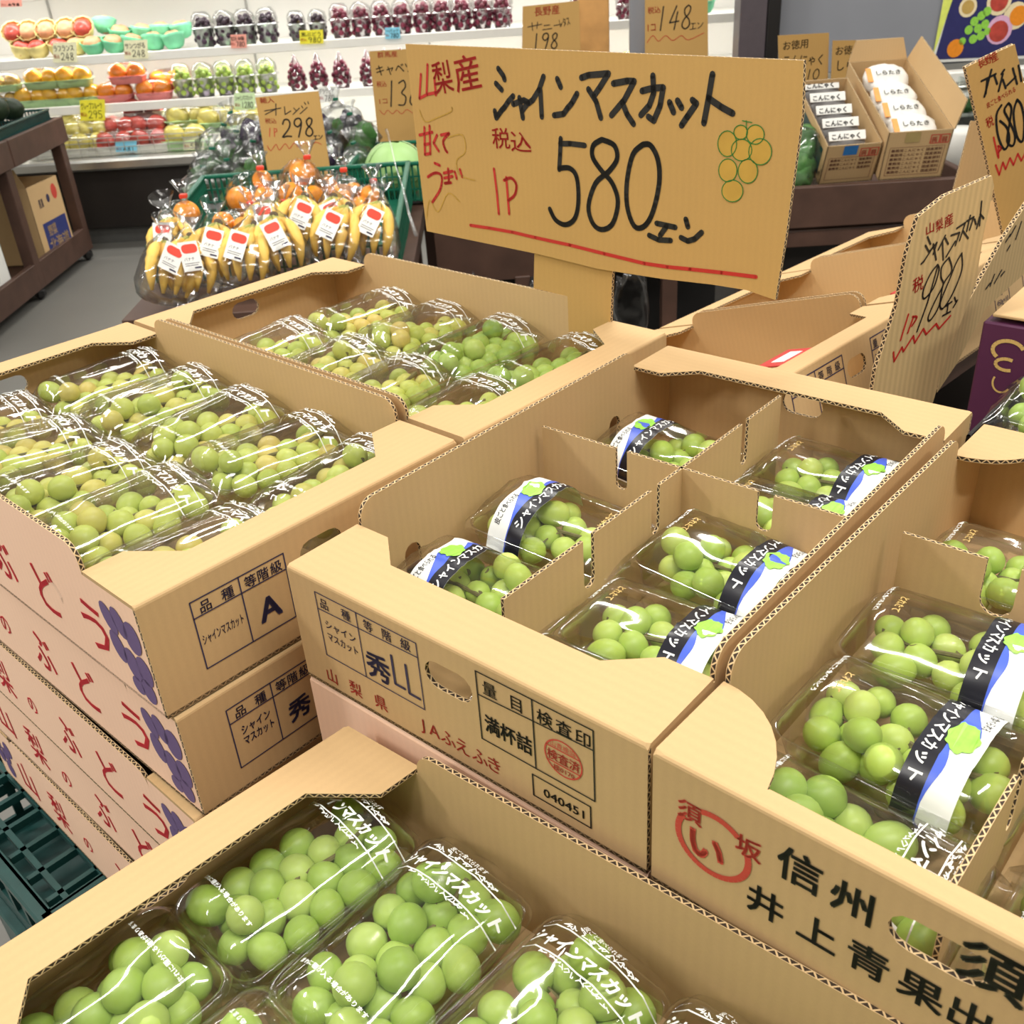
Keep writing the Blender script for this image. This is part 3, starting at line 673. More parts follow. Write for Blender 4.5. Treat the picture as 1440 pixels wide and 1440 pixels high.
BST = [[(350, 140), (368, 165), (372, 178)], [(342, 192), (362, 214)], [(338, 288), (343, 312), (352, 300), (362, 285), (372, 275), (385, 255), (402, 236)],
       [(402, 264), (440, 250), (455, 258), (433, 288)], [(424, 242), (436, 312)], [(508, 168), (492, 215), (470, 250), (455, 262)], [(497, 215), (502, 308)],
       [(556, 176), (568, 204)], [(545, 303), (578, 298), (592, 278), (606, 262), (625, 228)], [(640, 172), (665, 163), (735, 157), (705, 205), (684, 235)], [(665, 212), (692, 255), (708, 312)],
       [(752, 192), (800, 183), (825, 184), (790, 250), (745, 303)], [(783, 258), (800, 300), (822, 333)], [(852, 218), (890, 208), (926, 206), (915, 270), (893, 322), (874, 308)], [(890, 165), (893, 225), (878, 268), (848, 302)],
       [(948, 258), (962, 292)], [(976, 252), (990, 276)], [(1028, 250), (1042, 262), (1010, 308), (990, 338)], [(1098, 160), (1085, 240), (1068, 330)], [(1085, 244), (1130, 275), (1168, 296)]]
sg.ink('black_lettering', BLACK, [z3(p) for p in BST], .0074)
def smooth(pl):
    q = []
    for i in range(len(pl) - 1):
        p0 = pl[max(i - 1, 0)]; p1 = pl[i]; p2 = pl[i + 1]; p3 = pl[min(i + 2, len(pl) - 1)]
        for k in range(4):
            u = k / 4; q.append(tuple(.5 * (2 * p1[m] + (p2[m] - p0[m]) * u + (2 * p0[m] - 5 * p1[m] + 4 * p2[m] - p3[m]) * u * u + (3 * p1[m] - p0[m] - 3 * p2[m] + p3[m]) * u ** 3) for m in (0, 1)))
    return q + [pl[-1]]
NUM = [[(652, 408), (600, 402), (566, 402)], [(568, 384), (566, 440), (563, 492)], smooth([(563, 488), (600, 488), (624, 520), (630, 600), (618, 662), (585, 685), (550, 668), (530, 630)]),
       smooth([(712, 388), (755, 408), (765, 455), (735, 500), (690, 540), (665, 620), (680, 680), (712, 702), (750, 680), (768, 605), (748, 540), (712, 498), (680, 450), (682, 408), (712, 388)]),
       smooth([(855, 405), (820, 440), (800, 530), (800, 620), (825, 690), (860, 690), (890, 640), (912, 540), (908, 460), (882, 408), (855, 405)]),
       [(903, 680), (968, 694)], [(938, 690), (915, 722)], [(877, 722), (910, 738), (952, 740)], [(1005, 666), (1012, 692)], [(988, 730), (1012, 742), (1035, 735), (1060, 712)]]
sg.ink('price_figures', BLACK, [z3(p) for p in NUM], .0068)
RST = [[(335, 490), (345, 570), (352, 647)], [(378, 520), (388, 647)], smooth([(370, 530), (395, 522), (413, 545), (408, 580), (386, 600)]),
       [(103, 126), (100, 226)], [(80, 160), (75, 244)], [(75, 244), (102, 230), (131, 224)], [(127, 172), (132, 232)],
       [(75, 372), (120, 362)], [(92, 345), (94, 440)], [(110, 340), (113, 438)], [(92, 405), (112, 402)], [(94, 440), (113, 436)], [(136, 372), (124, 400), (142, 428)], [(150, 372), (178, 366)], smooth([(178, 366), (158, 392), (164, 420), (172, 432)]),
       [(128, 470), (146, 478)], smooth([(104, 518), (130, 504), (152, 515), (148, 560), (120, 606)]), [(160, 505), (190, 498)], [(162, 522), (190, 516)], smooth([(175, 490), (177, 535), (163, 540), (185, 538)]), [(198, 500), (205, 524)], [(216, 492), (224, 518)]]
sg.ink('red_lettering', RED, [z3(p) for p in RST], .0042, texts=[('梨', z3([(132, 222)])[0], z3([(196, 210)])[0], 42), ('産', z3([(206, 214)])[0], z3([(292, 196)])[0], 46), ('税', z3([(332, 412)])[0], z3([(392, 414)])[0], 27), ('込', z3([(396, 424)])[0], z3([(466, 428)])[0], 27)])
sg.ink('red_underline', RED, [z3([(253, 687), (320, 697), (400, 711), (480, 730), (600, 756), (720, 786), (860, 820), (940, 832), (1020, 840), (1130, 852), (1250, 867)])], .0046)
GC = [(1150, 402, 33, 45, 0), (1197, 362, 24, 25, 0), (1248, 370, 31, 34, 0), (1200, 424, 36, 38, 0), (1265, 430, 40, 46, 0), (1152, 495, 32, 40, 0), (1222, 498, 34, 42, 0), (1168, 567, 37, 38, 0)]
for gi, (cx, cy, rx, ry, _) in enumerate(GC):
    k = Ink(); k.poly([sg.uv(*z3([(cx + rx * math.cos(t), cy + ry * math.sin(t))])[0]) for t in [2 * math.pi * i / 18 for i in range(18)]]); k.build('grape_drawing_fill', YELI, sg.root, sg.mp(.0003 + .00005 * gi))
sg.ink('grape_drawing', GREENI, [z3([(cx + rx * math.cos(t), cy + ry * math.sin(t)) for t in [2 * math.pi * i / 20 for i in range(21)]]) for cx, cy, rx, ry, _ in GC] + [z3([(1203, 322), (1236, 328)]), z3([(1216, 322), (1217, 352)])], .0011, e=.0008)
sg.ink('faint_crayon_drawing', YELI, [z3(smooth(p)) for p in ([(75, 285), (95, 325), (140, 310), (185, 290), (188, 275)], [(175, 380), (225, 372), (235, 430), (205, 460), (215, 510), (268, 530)], [(100, 660), (110, 600), (140, 640), (175, 575), (215, 605)])], .0016)
bm = bmesh.new()
ps = [sg.uv(*p) for p in ((748, 345), (858, 368), (852, 520), (745, 520))]
panel(bm, ps, [], .005, lambda u, v, c: sg.d * u + sg.up * v - sg.n * (c + .0052)); bm_obj('board_post', bm, [CBS, CBF], sg.root)

# ---- 980 sign, 680 sign and the sign seen from behind
s980 = Board('price_sign', 'leaning cardboard sign reading 980 in black marker, red wave below', (.50, 1.125, 1.05), 28,
             [(1292, 305), (1330, 275), (1395, 247), (1398, 262), (1383, 330), (1372, 400), (1345, 470), (1330, 505), (1312, 566), (1262, 620), (1222, 585), (1232, 520), (1262, 430), (1275, 360)], .006, CBL)
s980.ink('black_lettering', BLACK, [[(x - 1, y - 7) for x, y in q] for q in [[(1305, 340), (1309, 350)], [(1302, 352), (1307, 361)], [(1296, 378), (1300, 374), (1312, 355)], [(1308, 360), (1318, 348), (1313, 364)], [(1313, 350), (1317, 372)], [(1330, 338), (1320, 358)], [(1326, 348), (1327, 372)],
    [(1330, 342), (1334, 350)], [(1331, 368), (1344, 346)], [(1338, 338), (1350, 334), (1344, 352)], [(1346, 328), (1358, 320), (1350, 345)], [(1355, 332), (1362, 342)], [(1360, 318), (1370, 312), (1364, 330)], [(1365, 310), (1360, 332)], [(1371, 315), (1373, 322)], [(1378, 312), (1374, 328)], [(1381, 290), (1378, 324)], [(1379, 308), (1384, 314)]]], .0026)
s980.ink('price_figures', BLACK, [smooth([(1318, 372), (1308, 385), (1298, 408), (1299, 420), (1312, 405), (1320, 380), (1318, 372)]), [(1318, 375), (1304, 425), (1289, 466)],
    smooth([(1334, 362), (1324, 375), (1323, 390), (1326, 400), (1316, 420), (1305, 445), (1308, 450), (1320, 430), (1326, 400), (1338, 380), (1334, 362)]), smooth([(1352, 356), (1344, 370), (1334, 395), (1322, 425), (1325, 434), (1338, 415), (1352, 380), (1352, 356)]), [(1330, 430), (1338, 424)], [(1333, 427), (1331, 440)], [(1325, 444), (1336, 438)], [(1342, 418), (1344, 424)], [(1340, 432), (1346, 422)]], .0025)
s980.ink('red_lettering', RED, [[(1277, 442), (1266, 478)], [(1284, 446), (1276, 468)], smooth([(1283, 445), (1289, 446), (1282, 458)]), [(1256, 495), (1257, 508), (1268, 488), (1270, 494), (1284, 472), (1286, 482), (1298, 462), (1302, 470), (1316, 455), (1320, 462), (1336, 444)]], .0028,
         texts=[('山', (1302, 330), (1313, 324), 15), ('梨', (1316, 326), (1326, 319), 16), ('産', (1328, 320), (1340, 312), 16), ('税', (1283, 412), (1298, 404), 20)])
s680 = Board('price_sign', 'tall cardboard sign at the right edge reading 680 under red writing', at(1400, 280, 1.62), 8,
             [(1358, 95), (1392, 78), (1427, 62), (1470, 240), (1490, 330), (1420, 345), (1412, 332), (1385, 210)], .009, CBS)
s680.ink('black_lettering', BLACK, [[(1380, 114), (1400, 104)], [(1394, 98), (1384, 136)], [(1388, 112), (1386, 132)], [(1398, 106), (1402, 118)], [(1404, 128), (1410, 104)], [(1408, 104), (1412, 98)], [(1410, 112), (1414, 124)], [(1416, 120), (1428, 108)], [(1424, 96), (1430, 118)], [(1432, 92), (1436, 114)]], .0035)
s680.ink('price_figures', BLACK, [smooth([(1408, 148), (1401, 162), (1403, 190), (1412, 210), (1419, 198), (1416, 180), (1406, 170)]), smooth([(1418, 145), (1412, 155), (1418, 168), (1427, 190), (1424, 205), (1416, 198), (1420, 170), (1422, 152), (1418, 145)]), smooth([(1430, 140), (1425, 160), (1430, 192), (1438, 198), (1440, 170), (1436, 148), (1430, 140)])], .0038)
s680.ink('red_lettering', RED, [[(1397, 193), (1403, 220)], [(1404, 206), (1404, 222)], smooth([(1403, 205), (1408, 208), (1404, 214)]), [(1400, 232), (1405, 246), (1410, 228), (1414, 238), (1420, 222), (1425, 232), (1431, 216), (1436, 226), (1444, 210)]], .003,
         texts=[('長', (1377, 96), (1386, 90), 13), ('野', (1386, 91), (1395, 86), 13), ('産', (1395, 88), (1404, 82), 14), ('皮ごと食べられる', (1388, 152), (1428, 128), 8), ('税', (1388, 180), (1398, 174), 15)])
sbk = Board('price_sign', 'cardboard sign at the right edge, its corrugated long edge towards the camera', at(1380, 430, 1.42), 38,
            [(1455, 270), (1412, 335), (1332, 478), (1318, 552), (1345, 512), (1386, 434), (1455, 372)], .006, CBL)
sbk.ink('black_lettering', BLACK, [[(1420, 330), (1414, 340)], [(1428, 318), (1420, 332)], [(1420, 345), (1416, 352)], [(1436, 312), (1428, 336)], [(1392, 398), (1386, 406)], [(1398, 386), (1392, 402)], [(1408, 380), (1398, 398)], [(1412, 382), (1407, 388)]], .0032)

# ---- tilted trays on the far side
PE = Vector((.731, .682, 0)); XE = Vector((-.652, .699, -.292)); ZE = Vector((-.199, .2135, .956))
for i in range(3):
    O = Vector((.529, 1.435, 1.001)) - XE * .10 - ZE * .147 + PE * (.018 + .395 * i)
    fr = Frame(O, XE, -PE, ZE)
    t = tray(fr, .50, .385, .125, ['tilted cardboard tray of grapes behind the centre tray', 'tilted cardboard tray behind the 980 sign', 'farthest tilted cardboard tray behind the 980 sign'][i], 'tilted trays facing the other aisle', hole_side=False)
    mp = lambda u, z: fr(-.0006, .385 - u * 1.06, z * 1.05)
    k = Ink()
    k.rect(.03, .04, .15, .107, .0016); k.stroke([(.03, .09), (.15, .09)], .0016); k.stroke([(.085, .04), (.085, .107)], .0016)
    for ch, u in (('品', .035), ('種', .062), ('等', .092), ('階', .112), ('級', .131)): k.text(ch, u, .0925, .0125, bold=.01)
    k.text('A' if i == 0 else 'LL', .105, .055, .026)
    k.rect(.222, .02, .33, .107, .0016); k.stroke([(.222, .09), (.33, .09)], .0016); k.stroke([(.275, .02), (.275, .107)], .0016)
    for ch, u in (('量', .227), ('目', .252), ('検', .279), ('査', .295), ('印', .311)): k.text(ch, u, .0925, .0125, bold=.01)
    for j, tx in enumerate(('350g×10', '400g×10', '450g×10', '500g×10')): k.text(tx, .228, .075 - j * .016, .012, wid=.042)
    k.build('printed_table', NAVY, t, mp)
    o = copy_tree(protoS['A'][i]); o.location = fr.w(.11, .23, .045); o.rotation_euler = Matrix((PE, -XE, ZE)).transposed().to_euler() if False else (rad(0), rad(0), rad(43))
    o.rotation_euler = Matrix((PE, XE, ZE)).transposed().to_euler()
    tag(o, 'bagged grape pack lying in the ' + ['tilted tray behind the centre tray', 'tilted tray behind the 980 sign', 'farthest tilted tray'][i], 'grapes', 'packs in the tilted trays')
    if i < 2:
        c_ = box_obj('product_card', (0, 0, 0), (.085, .05, .002), RED, o, .0005); c_.location = (.03, -.01, .062); box_obj('card_panel', (0, 0, .0014), (.05, .02, .001), PAPW, c_, 0)
fr = Frame(Vector((.529, 1.435, 1.001)) - XE * .10 - ZE * .147 + PE * .018, XE, -PE, ZE)
et = empty('display_table', fr.O, 'dark slanted table under the tilted trays', 'table')
panel_obj('table_top', [(.02, -.82), (.50, -.82), (.50, .36), (.02, .36)], [], .03, lambda a, b, c: fr(a, b, -.002 - c), et, [WOODD, WOODD])
q_ = fr(.25, -.22, 0); box_obj('base_panel', (0, 0, 0), (1.1, .40, .60), DKB, et, .004, Matrix.Translation(Vector((q_.x, q_.y, -.50))) @ Matrix.Rotation(rad(43), 4, 'Z'))
# ---- grape tray beyond the red-crest tray
gz = 1.012
FG = Frame(C_.w(.598, .0, .045), C_.x, C_.y)
g = empty('display_tray', FG.O, 'black tray of bagged grapes beyond the red-crest tray, before the purple box', 'tray')
panel_obj('tray_floor', [(0, 0), (.30, 0), (.30, .39), (0, .39)], [], .035, lambda a, b, c: FG(a, b, .035 - c), g, [BLK, BLK])
for o_, m_ in (([(0, 0), (.30, 0), (.30, .05), (0, .05)], lambda a, b, c: FG(a, c, b)), ([(0, 0), (.30, 0), (.30, .05), (0, .05)], lambda a, b, c: FG(a, .39 - c, b)), ([(0, 0), (.39, 0), (.39, .05), (0, .05)], lambda a, b, c: FG(c, a, b)), ([(0, 0), (.39, 0), (.39, .05), (0, .05)], lambda a, b, c: FG(.30 - c, a, b))):
    panel_obj('tray_wall', o_, [], .004, m_, g, [BLK, BLK])
for i, (p, q, mm, wb) in enumerate([(.07, .10, 'Q', 4), (.19, .11, 'Q', -6), (.08, .28, 'Q', 3), (.2, .285, 'Q', 8)]):
    o = copy_tree(protoS['F' if i % 2 == 0 else 'A'][i % 3]); l = FG.w(p, .39 - q, 0); o.location = (l.x, l.y, gz + .002); o.rotation_euler = (0, rad(3), rad(46.5 - 90 + wb))
    tag(o, 'bagged grape pack in the black tray before the purple box, ' + ['front left', 'back left', 'front right', 'back right'][i], 'grapes', 'bagged grape packs before the purple box')
PUR = plain('purple_printed_cardboard', (.085, .018, .06), .45, .12, 8)
fp = flat_frame(tuple(atz(1385, 440, 1.09).xy), -42, .93)
FP = Frame((fp.O.x, fp.O.y, .93), fp.x, fp.y)
pb = empty('gift_box', FP.O, 'purple carton with a gold grape emblem and pale closed lid', 'box')
box_obj('carton_body', (.18, .13, .075), (.36, .26, .15), PUR, pb, .002, Matrix((FP.x, FP.y, FP.z)).transposed().to_4x4())
box_obj('lid', (.183, .13, .158), (.35, .255, .004), CB, pb, .001, Matrix((FP.x, FP.y, FP.z)).transposed().to_4x4())
k = Ink(); k.v = []; k.ring(.045, .075, .017, .0045, .012, 20, 230, 12); k.ring(.058, .068, .02, .0055, .03, -80, 75, 12); k.ring(.046, .058, .012, .004, .007, 60, 300, 10); k.ring(.045, .035, .010, .0022, .012, 150, 330, 10)
k.build('gold_emblem', GOLD, pb, lambda a, b: FP(a - .012, -.0008, b + .045)); box_obj('green_corner_print', (.13, -.001, .03), (.07, .001, .05), GRNP, pb, 0, Matrix((FP.x, FP.y, FP.z)).transposed().to_4x4())

# ================================================================ room shell
def struct(o): o['kind'] = 'structure'; return o
FLO = plain('grey_floor', (.17, .165, .15), .38, .06, 2.5)
struct(box_obj('floor', (1, 3.5, -.05), (14, 13, .1), FLO, None, 0))
struct(box_obj('wall_back', (1, 7.6, 1.6), (14, .1, 3.4), WALLW, None, 0))
struct(box_obj('wall_left', (-5.5, 3.5, 1.6), (.1, 13, 3.4), WALLW, None, 0)); struct(box_obj('wall_right', (7.5, 3.5, 1.6), (.1, 13, 3.4), WALLW, None, 0))
# ---- refrigerated case
SL = -.0437
def Y(x, y0): return y0 + SL * x
RC = Matrix.Rotation(math.atan(SL), 4, 'Z')
case = empty('refrigerated_case', (0, 0, 0), 'white multi-deck refrigerated case along the back wall with fruit', 'display case')
def cbox(name, x0, x1, y0, y1, z0, z1, mat, bev=.004, parent=case): return box_obj(name, ((x0 + x1) / 2, (y0 + y1) / 2, (z0 + z1) / 2), (x1 - x0, y1 - y0, z1 - z0), mat, parent, bev, RC)
X0, X1 = -3.6, 2.0
cbox('base', X0, X1, 6.12, 7.0, .10, .44, DKB); cbox('kick_plate', X0, X1, 6.16, 6.9, 0, .10, plain('grey_kick_plate', (.09, .09, .085), .4, .1), 0)
cbox('front_sill', X0, X1, 6.05, 6.16, .45, .512, STEEL, .012); cbox('deck', X0, X1, 6.16, 6.95, .44, .50, WALLW)
m, nt, b = new_mat('slotted_white_panel'); b.inputs['Roughness'].default_value = .4
tc = N(nt, 'ShaderNodeTexCoord'); mpn = N(nt, 'ShaderNodeMapping'); mpn.inputs['Rotation'].default_value = (math.pi / 2, 0, 0); br = N(nt, 'ShaderNodeTexBrick')
nt.links.new(tc.outputs['Object'], mpn.inputs[0]); nt.links.new(mpn.outputs[0], br.inputs[0]); br.offset = 0
br.inputs['Scale'].default_value = 1; br.inputs['Brick Width'].default_value = .028; br.inputs['Row Height'].default_value = .042; br.inputs['Mortar Size'].default_value = .0165; br.inputs['Mortar Smooth'].default_value = 0
br.inputs['Color1'].default_value = br.inputs['Color2'].default_value = (.16, .12, .10, 1); br.inputs['Mortar'].default_value = (.74, .72, .68, 1); nt.links.new(br.outputs[0], b.inputs['Base Color'])
cbox('back_panel', X0, X1, 6.95, 7.0, .5, 1.9, m, 0)
cbox('canopy', X0, X1, 6.25, 7.0, 2.0, 2.12, WALLW)
for z in (.785, 1.052, 1.40):
    sh = cbox('shelf', X0, X1, 6.33, 6.95, z - .03, z - .012, WALLW, .002); cbox('price_rail', X0, X1, 6.315, 6.33, z - .05, z, WALLW, .003, sh)
for x in (-3.0, -1.75, -.62, .45, 1.5): cbox('back_seam', x - .006, x + .006, 6.94, 6.952, .5, 1.9, plain('grey_seam', (.35, .34, .32), .5), 0)
# ---- produce on the case
def colour(name, c, rough=.45, **kw): return MATS.get(name) or plain(name, c, rough, **kw)
FRU = {'apple': colour('red_apple_skin', (.50, .07, .05), .3, var=.3, scale=25), 'peach': colour('pink_peach_skin', (.75, .33, .17), .5, var=.25, scale=20), 'yellow': colour('yellow_citrus_skin', (.85, .48, .03), .4, bump=.3, scale=60), 'orange': colour('orange_citrus_skin', (.85, .28, .02), .4, bump=.3, scale=70), 'pale': colour('pale_yellow_apple_skin', (.75, .66, .18), .4, var=.15), 'pear': colour('brown_pear_skin', (.55, .36, .10), .5)}
NETY = colour('yellow_foam_net', (.80, .68, .28), .7); NETG = colour('green_foam_net', (.20, .62, .36), .7)
def netted(fr_, net, r=.052):
    e = empty('netted_fruit', (0, 0, 0)); bm = bmesh.new(); blob(bm, (0, 0, r * .98), (r, r, r * .9), 3, .06)
    for v in bm.verts:
        d = math.hypot(v.co.x, v.co.y + r * .1)
        if v.co.z > r * 1.3: v.co.z -= r * .25 * math.exp(-(d / (r * .3)) ** 2)
    f = bm_obj('fruit', bm, fr_, e, True); bm = bmesh.new(); n = 22; prof = [(r * .35, .004), (r * .75, r * .25), (r * 1.02, r * .75), (r * 1.08, r * 1.15), (r * 1.2, r * 1.45), (r * 1.13, r * 1.42)]
    rings = [[bm.verts.new(((q + (.06 * r if kk % 2 else -.03 * r)) * math.cos(2 * math.pi * kk / n), (q + (.06 * r if kk % 2 else -.03 * r)) * math.sin(2 * math.pi * kk / n), z)) for kk in range(n)] for q, z in prof]
    for r0, r1 in zip(rings, rings[1:]):
        for kk in range(n): bm.faces.new((r0[kk], r0[(kk + 1) % n], r1[(kk + 1) % n], r1[kk]))
    bm_obj('foam_net', bm, net, e, True); return e
def netp(key, net): return netted(FRU[key], net)
protos = {}
def inst(key, fn, loc, lab, cat, grp, rz=0, sc=1, rx=0):
    if key not in protos: protos[key] = fn(); o = protos[key]
    else: o = copy_tree(protos[key])
    o.location = loc; o.rotation_euler = (rx, 0, rz); o.scale = (sc,) * 3; return tag(o, lab, cat, grp)
zm1 = lambda x, y: (x / 3.6, y / 3.6); zm2 = lambda x, y: (300 + x / 3.6, y / 3.6)
def shelf_pt(p, y0, z):
    q = aty(p[0], p[1], y0); return Vector((q.x, q.y, z))
rnd = random.Random(8)
row = lambda i, n: 'leftmost' if i == 0 else ('rightmost' if i == n - 1 else '%s from the left' % ['', 'second', 'third', 'fourth', 'fifth', 'sixth', 'seventh', 'eighth', 'ninth', 'tenth'][i])
L1 = [(95, 215), (190, 210), (285, 195), (385, 200)]
for i, p in enumerate(L1): inst('na' + 'ap'[i == 3], lambda: netp('apple' if i < 3 else 'peach', NETY), shelf_pt(zm1(*p), 6.42, 1.043), 'red apple in yellow foam net, front row of the top shelf, ' + row(i, 4), 'fruit', 'netted fruit on the top shelf', rnd.random() * 6, 1.1, rad(12))
for i, p in enumerate([(70, 115), (150, 120), (240, 110), (340, 110), (420, 90)]): inst('nap' if i in (1, 2, 3) else 'naa', lambda: netp('peach', NETY), shelf_pt(zm1(*p), 6.52, 1.043 + .105), 'fruit in yellow foam net, piled back row of the top shelf, ' + row(i, 5), 'fruit', 'netted fruit on the top shelf', 0, 1.08, rad(50))
for i, p in enumerate([(465, 190), (560, 190), (655, 185), (768, 180), (880, 175)]): inst('ng', lambda: netp('peach', NETG), shelf_pt(zm1(*p), 6.42, 1.043), 'red fruit in green foam net on the top shelf, ' + row(i, 5), 'fruit', 'green-netted fruit on the top shelf', i, 1.12, rad(15))
for i, p in enumerate([(515, 85), (600, 145), (710, 140), (810, 140), (920, 135)]): inst('ng', None, shelf_pt(zm1(*p), 6.56, 1.043 + (.10 if i == 0 else .045)), 'green-netted fruit in the back row of the top shelf, ' + row(i, 5), 'fruit', 'green-netted fruit on the top shelf', i, 1.1, rad(-20 if i == 0 else 10))
GRC = {'dark': colour('dark_grape_skin', (.035, .012, .03), .3), 'green': colour('pale_green_grape_skin', (.40, .55, .10), .35), 'red': colour('wine_red_grape_skin', (.20, .02, .05), .3)}
CUPG = clear_film('frosted_green_cup', (.62, .85, .62), .3, .25, .8); CUPV = clear_film('frosted_lilac_cup', (.80, .74, .90), .3, .25, .8); CUPC = clear_film('clear_cup', (.97, .95, .97), .08, .08, 1)
def cup(gm, cm, cone=False):
    e = empty('grape_cup', (0, 0, 0)); bm = bmesh.new(); lathe(bm, [(.001, .002), (.036, .002), (.05, .085), (.054, .088), (.054, .082)] if not cone else [(.001, .002), (.034, .002), (.046, .06), (.045, .065), (.006, .165), (.001, .168)], 16); bm_obj('cup', bm, cm, e, True)
    bm = bmesh.new(); r_ = random.Random(4)
    for i in range(26):
        z = .02 + .004 * i; q = .036 * (1 - max(0, z - .07) / .09); a = i * 2.4
        bmesh.ops.create_icosphere(bm, subdivisions=2, radius=.0135, matrix=Matrix.Translation((q * math.cos(a), q * math.sin(a), z)))
    o = bm_obj('grape_cluster', bm, gm, e, True); o['kind'] = 'stuff'
    if not cone:
        bm = bmesh.new(); blob(bm, (0, 0, .105), (.052, .052, .052), 7, .18, 2, 3.5); bm_obj('wrap_film', bm, BAG, e, True)
    return e
for i, p in enumerate([(1035, 180), (1145, 180), (1250, 175), (1360, 170)]): inst('cd', lambda: cup(GRC['dark'], CUPG), shelf_pt(zm1(*p), 6.42, 1.043), 'wrapped black grapes in a green cup on the top shelf, ' + row(i, 4), 'grapes', 'green cups of black grapes', i, 1.28)
for i, p in enumerate([(425, 140), (530, 135)]): inst('cd', None, shelf_pt(zm2(*p), 6.44, 1.043), 'low cup of black grapes beside the yellow price tag, ' + ['left', 'right'][i], 'grapes', 'low cups of black grapes', i, 1.1)
for i, x in enumerate([645, 750, 855, 958, 1062, 1160, 1262, 1365, 1465]): inst('cr', lambda: cup(GRC['red'], CUPC), shelf_pt(zm2(x, 130), 6.42, 1.043), 'clear cup of wine-red grapes on the top shelf, ' + row(i, 9), 'grapes', 'clear cups of red grapes', i, 1.25)
for i, p in enumerate([(940, 480), (1045, 470), (1150, 465), (1255, 460), (1365, 455)]): inst('cg', lambda: cup(GRC['green'], CUPV), shelf_pt(zm1(*p), 6.42, .776), 'wrapped green grapes in a lilac cup on the middle shelf, ' + row(i, 5), 'grapes', 'lilac cups of green grapes', i, 1.28)
for i, p in enumerate([(430, 440), (540, 435), (655, 430)]): inst('cc', lambda: cup(GRC['red'], CUPC, True), shelf_pt(zm2(*p), 6.42, .776), 'pointed clear cup of red grapes on the middle shelf, ' + row(i, 3), 'grapes', 'pointed cups of red grapes', i, 1.2)
for i, p in enumerate([(790, 400), (880, 400), (960, 395)]): inst('cc', None, shelf_pt(zm2(*p), 6.42, .776), 'pointed clear cup of grapes beside the 138 sign, ' + row(i, 3), 'grapes', 'pointed cups of red grapes', i, 1.2)
def fruit_pack(fm, tm, n=2):
    e = empty('fruit_pack', (0, 0, 0)); bm = bmesh.new()
    rr_ = [[bm.verts.new((p[0], p[1], z)) for p in rrect(.098 - i_, .052 - i_, .02)] for i_, z in ((.014, .002), (.004, .04), (0, .043), (-.003, .041))]
    for a_, b_ in zip(rr_, rr_[1:]):
        for q in range(len(a_)): bm.faces.new((a_[q], a_[(q + 1) % len(a_)], b_[(q + 1) % len(a_)], b_[q]))
    bm.faces.new(rr_[0][::-1]); bm_obj('tray', bm, tm, e, True)
    for sx in (-1, 1):
        bm = bmesh.new(); blob(bm, (.047 * sx, 0, .055), (.048, .048, .047), 2 + sx, .05); bm_obj('fruit', bm, fm, e, True)
    bm = bmesh.new(); blob(bm, (0, 0, .06), (.103, .058, .052), 5, .08, 3, 3); bm_obj('stretch_wrap', bm, BAG, e, True)
    bm = bmesh.new(); lathe(bm, [(.0005, .1125), (.010, .1115)], 10, (-.045, -.01, -.006)); bm_obj('round_sticker', bm, PAPW, e); return e
TG = colour('green_foam_tray', (.45, .66, .35), .6); TP = colour('pink_foam_tray', (.85, .30, .30), .6); TW = colour('white_foam_tray', (.8, .8, .74), .6)
for i, (x, y, z) in enumerate([(165, 500, 0), (300, 500, 0), (430, 495, 0), (215, 400, .1), (375, 400, .1)]): inst('py', lambda: fruit_pack(FRU['yellow'], TG), shelf_pt(zm1(x, y), 6.43, .776 + z), 'wrapped pair of yellow citrus, middle shelf, %s %s' % ('lower row' if z == 0 else 'upper row', row(i % 3, 3)), 'fruit', 'wrapped yellow citrus', rnd.uniform(-.1, .1), 1.12)
for i, (x, y, z) in enumerate([(20, 500, 0), (20, 400, .1)]): inst('pp', lambda: fruit_pack(FRU['pear'], TG), shelf_pt(zm1(x, y), 6.43, .776 + z), 'wrapped pair of brownish fruit at the left end, %s' % ['lower', 'upper'][i], 'fruit', 'wrapped brownish fruit', 0, .95)
for i, (x, y, z) in enumerate([(590, 490, 0), (785, 485, 0), (650, 400, .1), (850, 420, .04)]): inst('po', lambda: fruit_pack(FRU['orange'], TP), shelf_pt(zm1(x, y), 6.43 + (.09 if i == 3 else 0), .776 + z), 'wrapped orange fruit in a pink tray, middle shelf, ' + ['front left', 'front right', 'stacked on top', 'behind at the right'][i], 'fruit', 'wrapped orange fruit in pink trays', rnd.uniform(-.1, .1), 1.12)
for i, (x, y, z) in enumerate([(240, 760, 0), (370, 750, 0), (460, 740, 0), (350, 680, .07), (480, 680, .07), (420, 690, .1)]): inst('pa', lambda: fruit_pack(FRU['pale'], TW), shelf_pt(zm1(x, y), 6.27 + z, .505 + z), 'wrapped pale yellow apples on the bottom deck, ' + ['front left', 'front middle', 'front right', 'upper left', 'upper right', 'upper middle'][i], 'fruit', 'wrapped pale yellow apples', rnd.uniform(-.2, .2), 1.3)
for i, (x, y, z) in enumerate([(590, 740, 0), (770, 740, 0), (610, 680, .07), (760, 680, .07), (740, 610, .16)]): inst('pr', lambda: fruit_pack(FRU['apple'], TW), shelf_pt(zm1(x, y), 6.27 + z, .505 + z), 'wrapped red apples on the bottom deck, ' + ['front left', 'front right', 'upper left', 'upper right', 'topmost'][i], 'fruit', 'wrapped red apples', rnd.uniform(-.2, .2), 1.3)
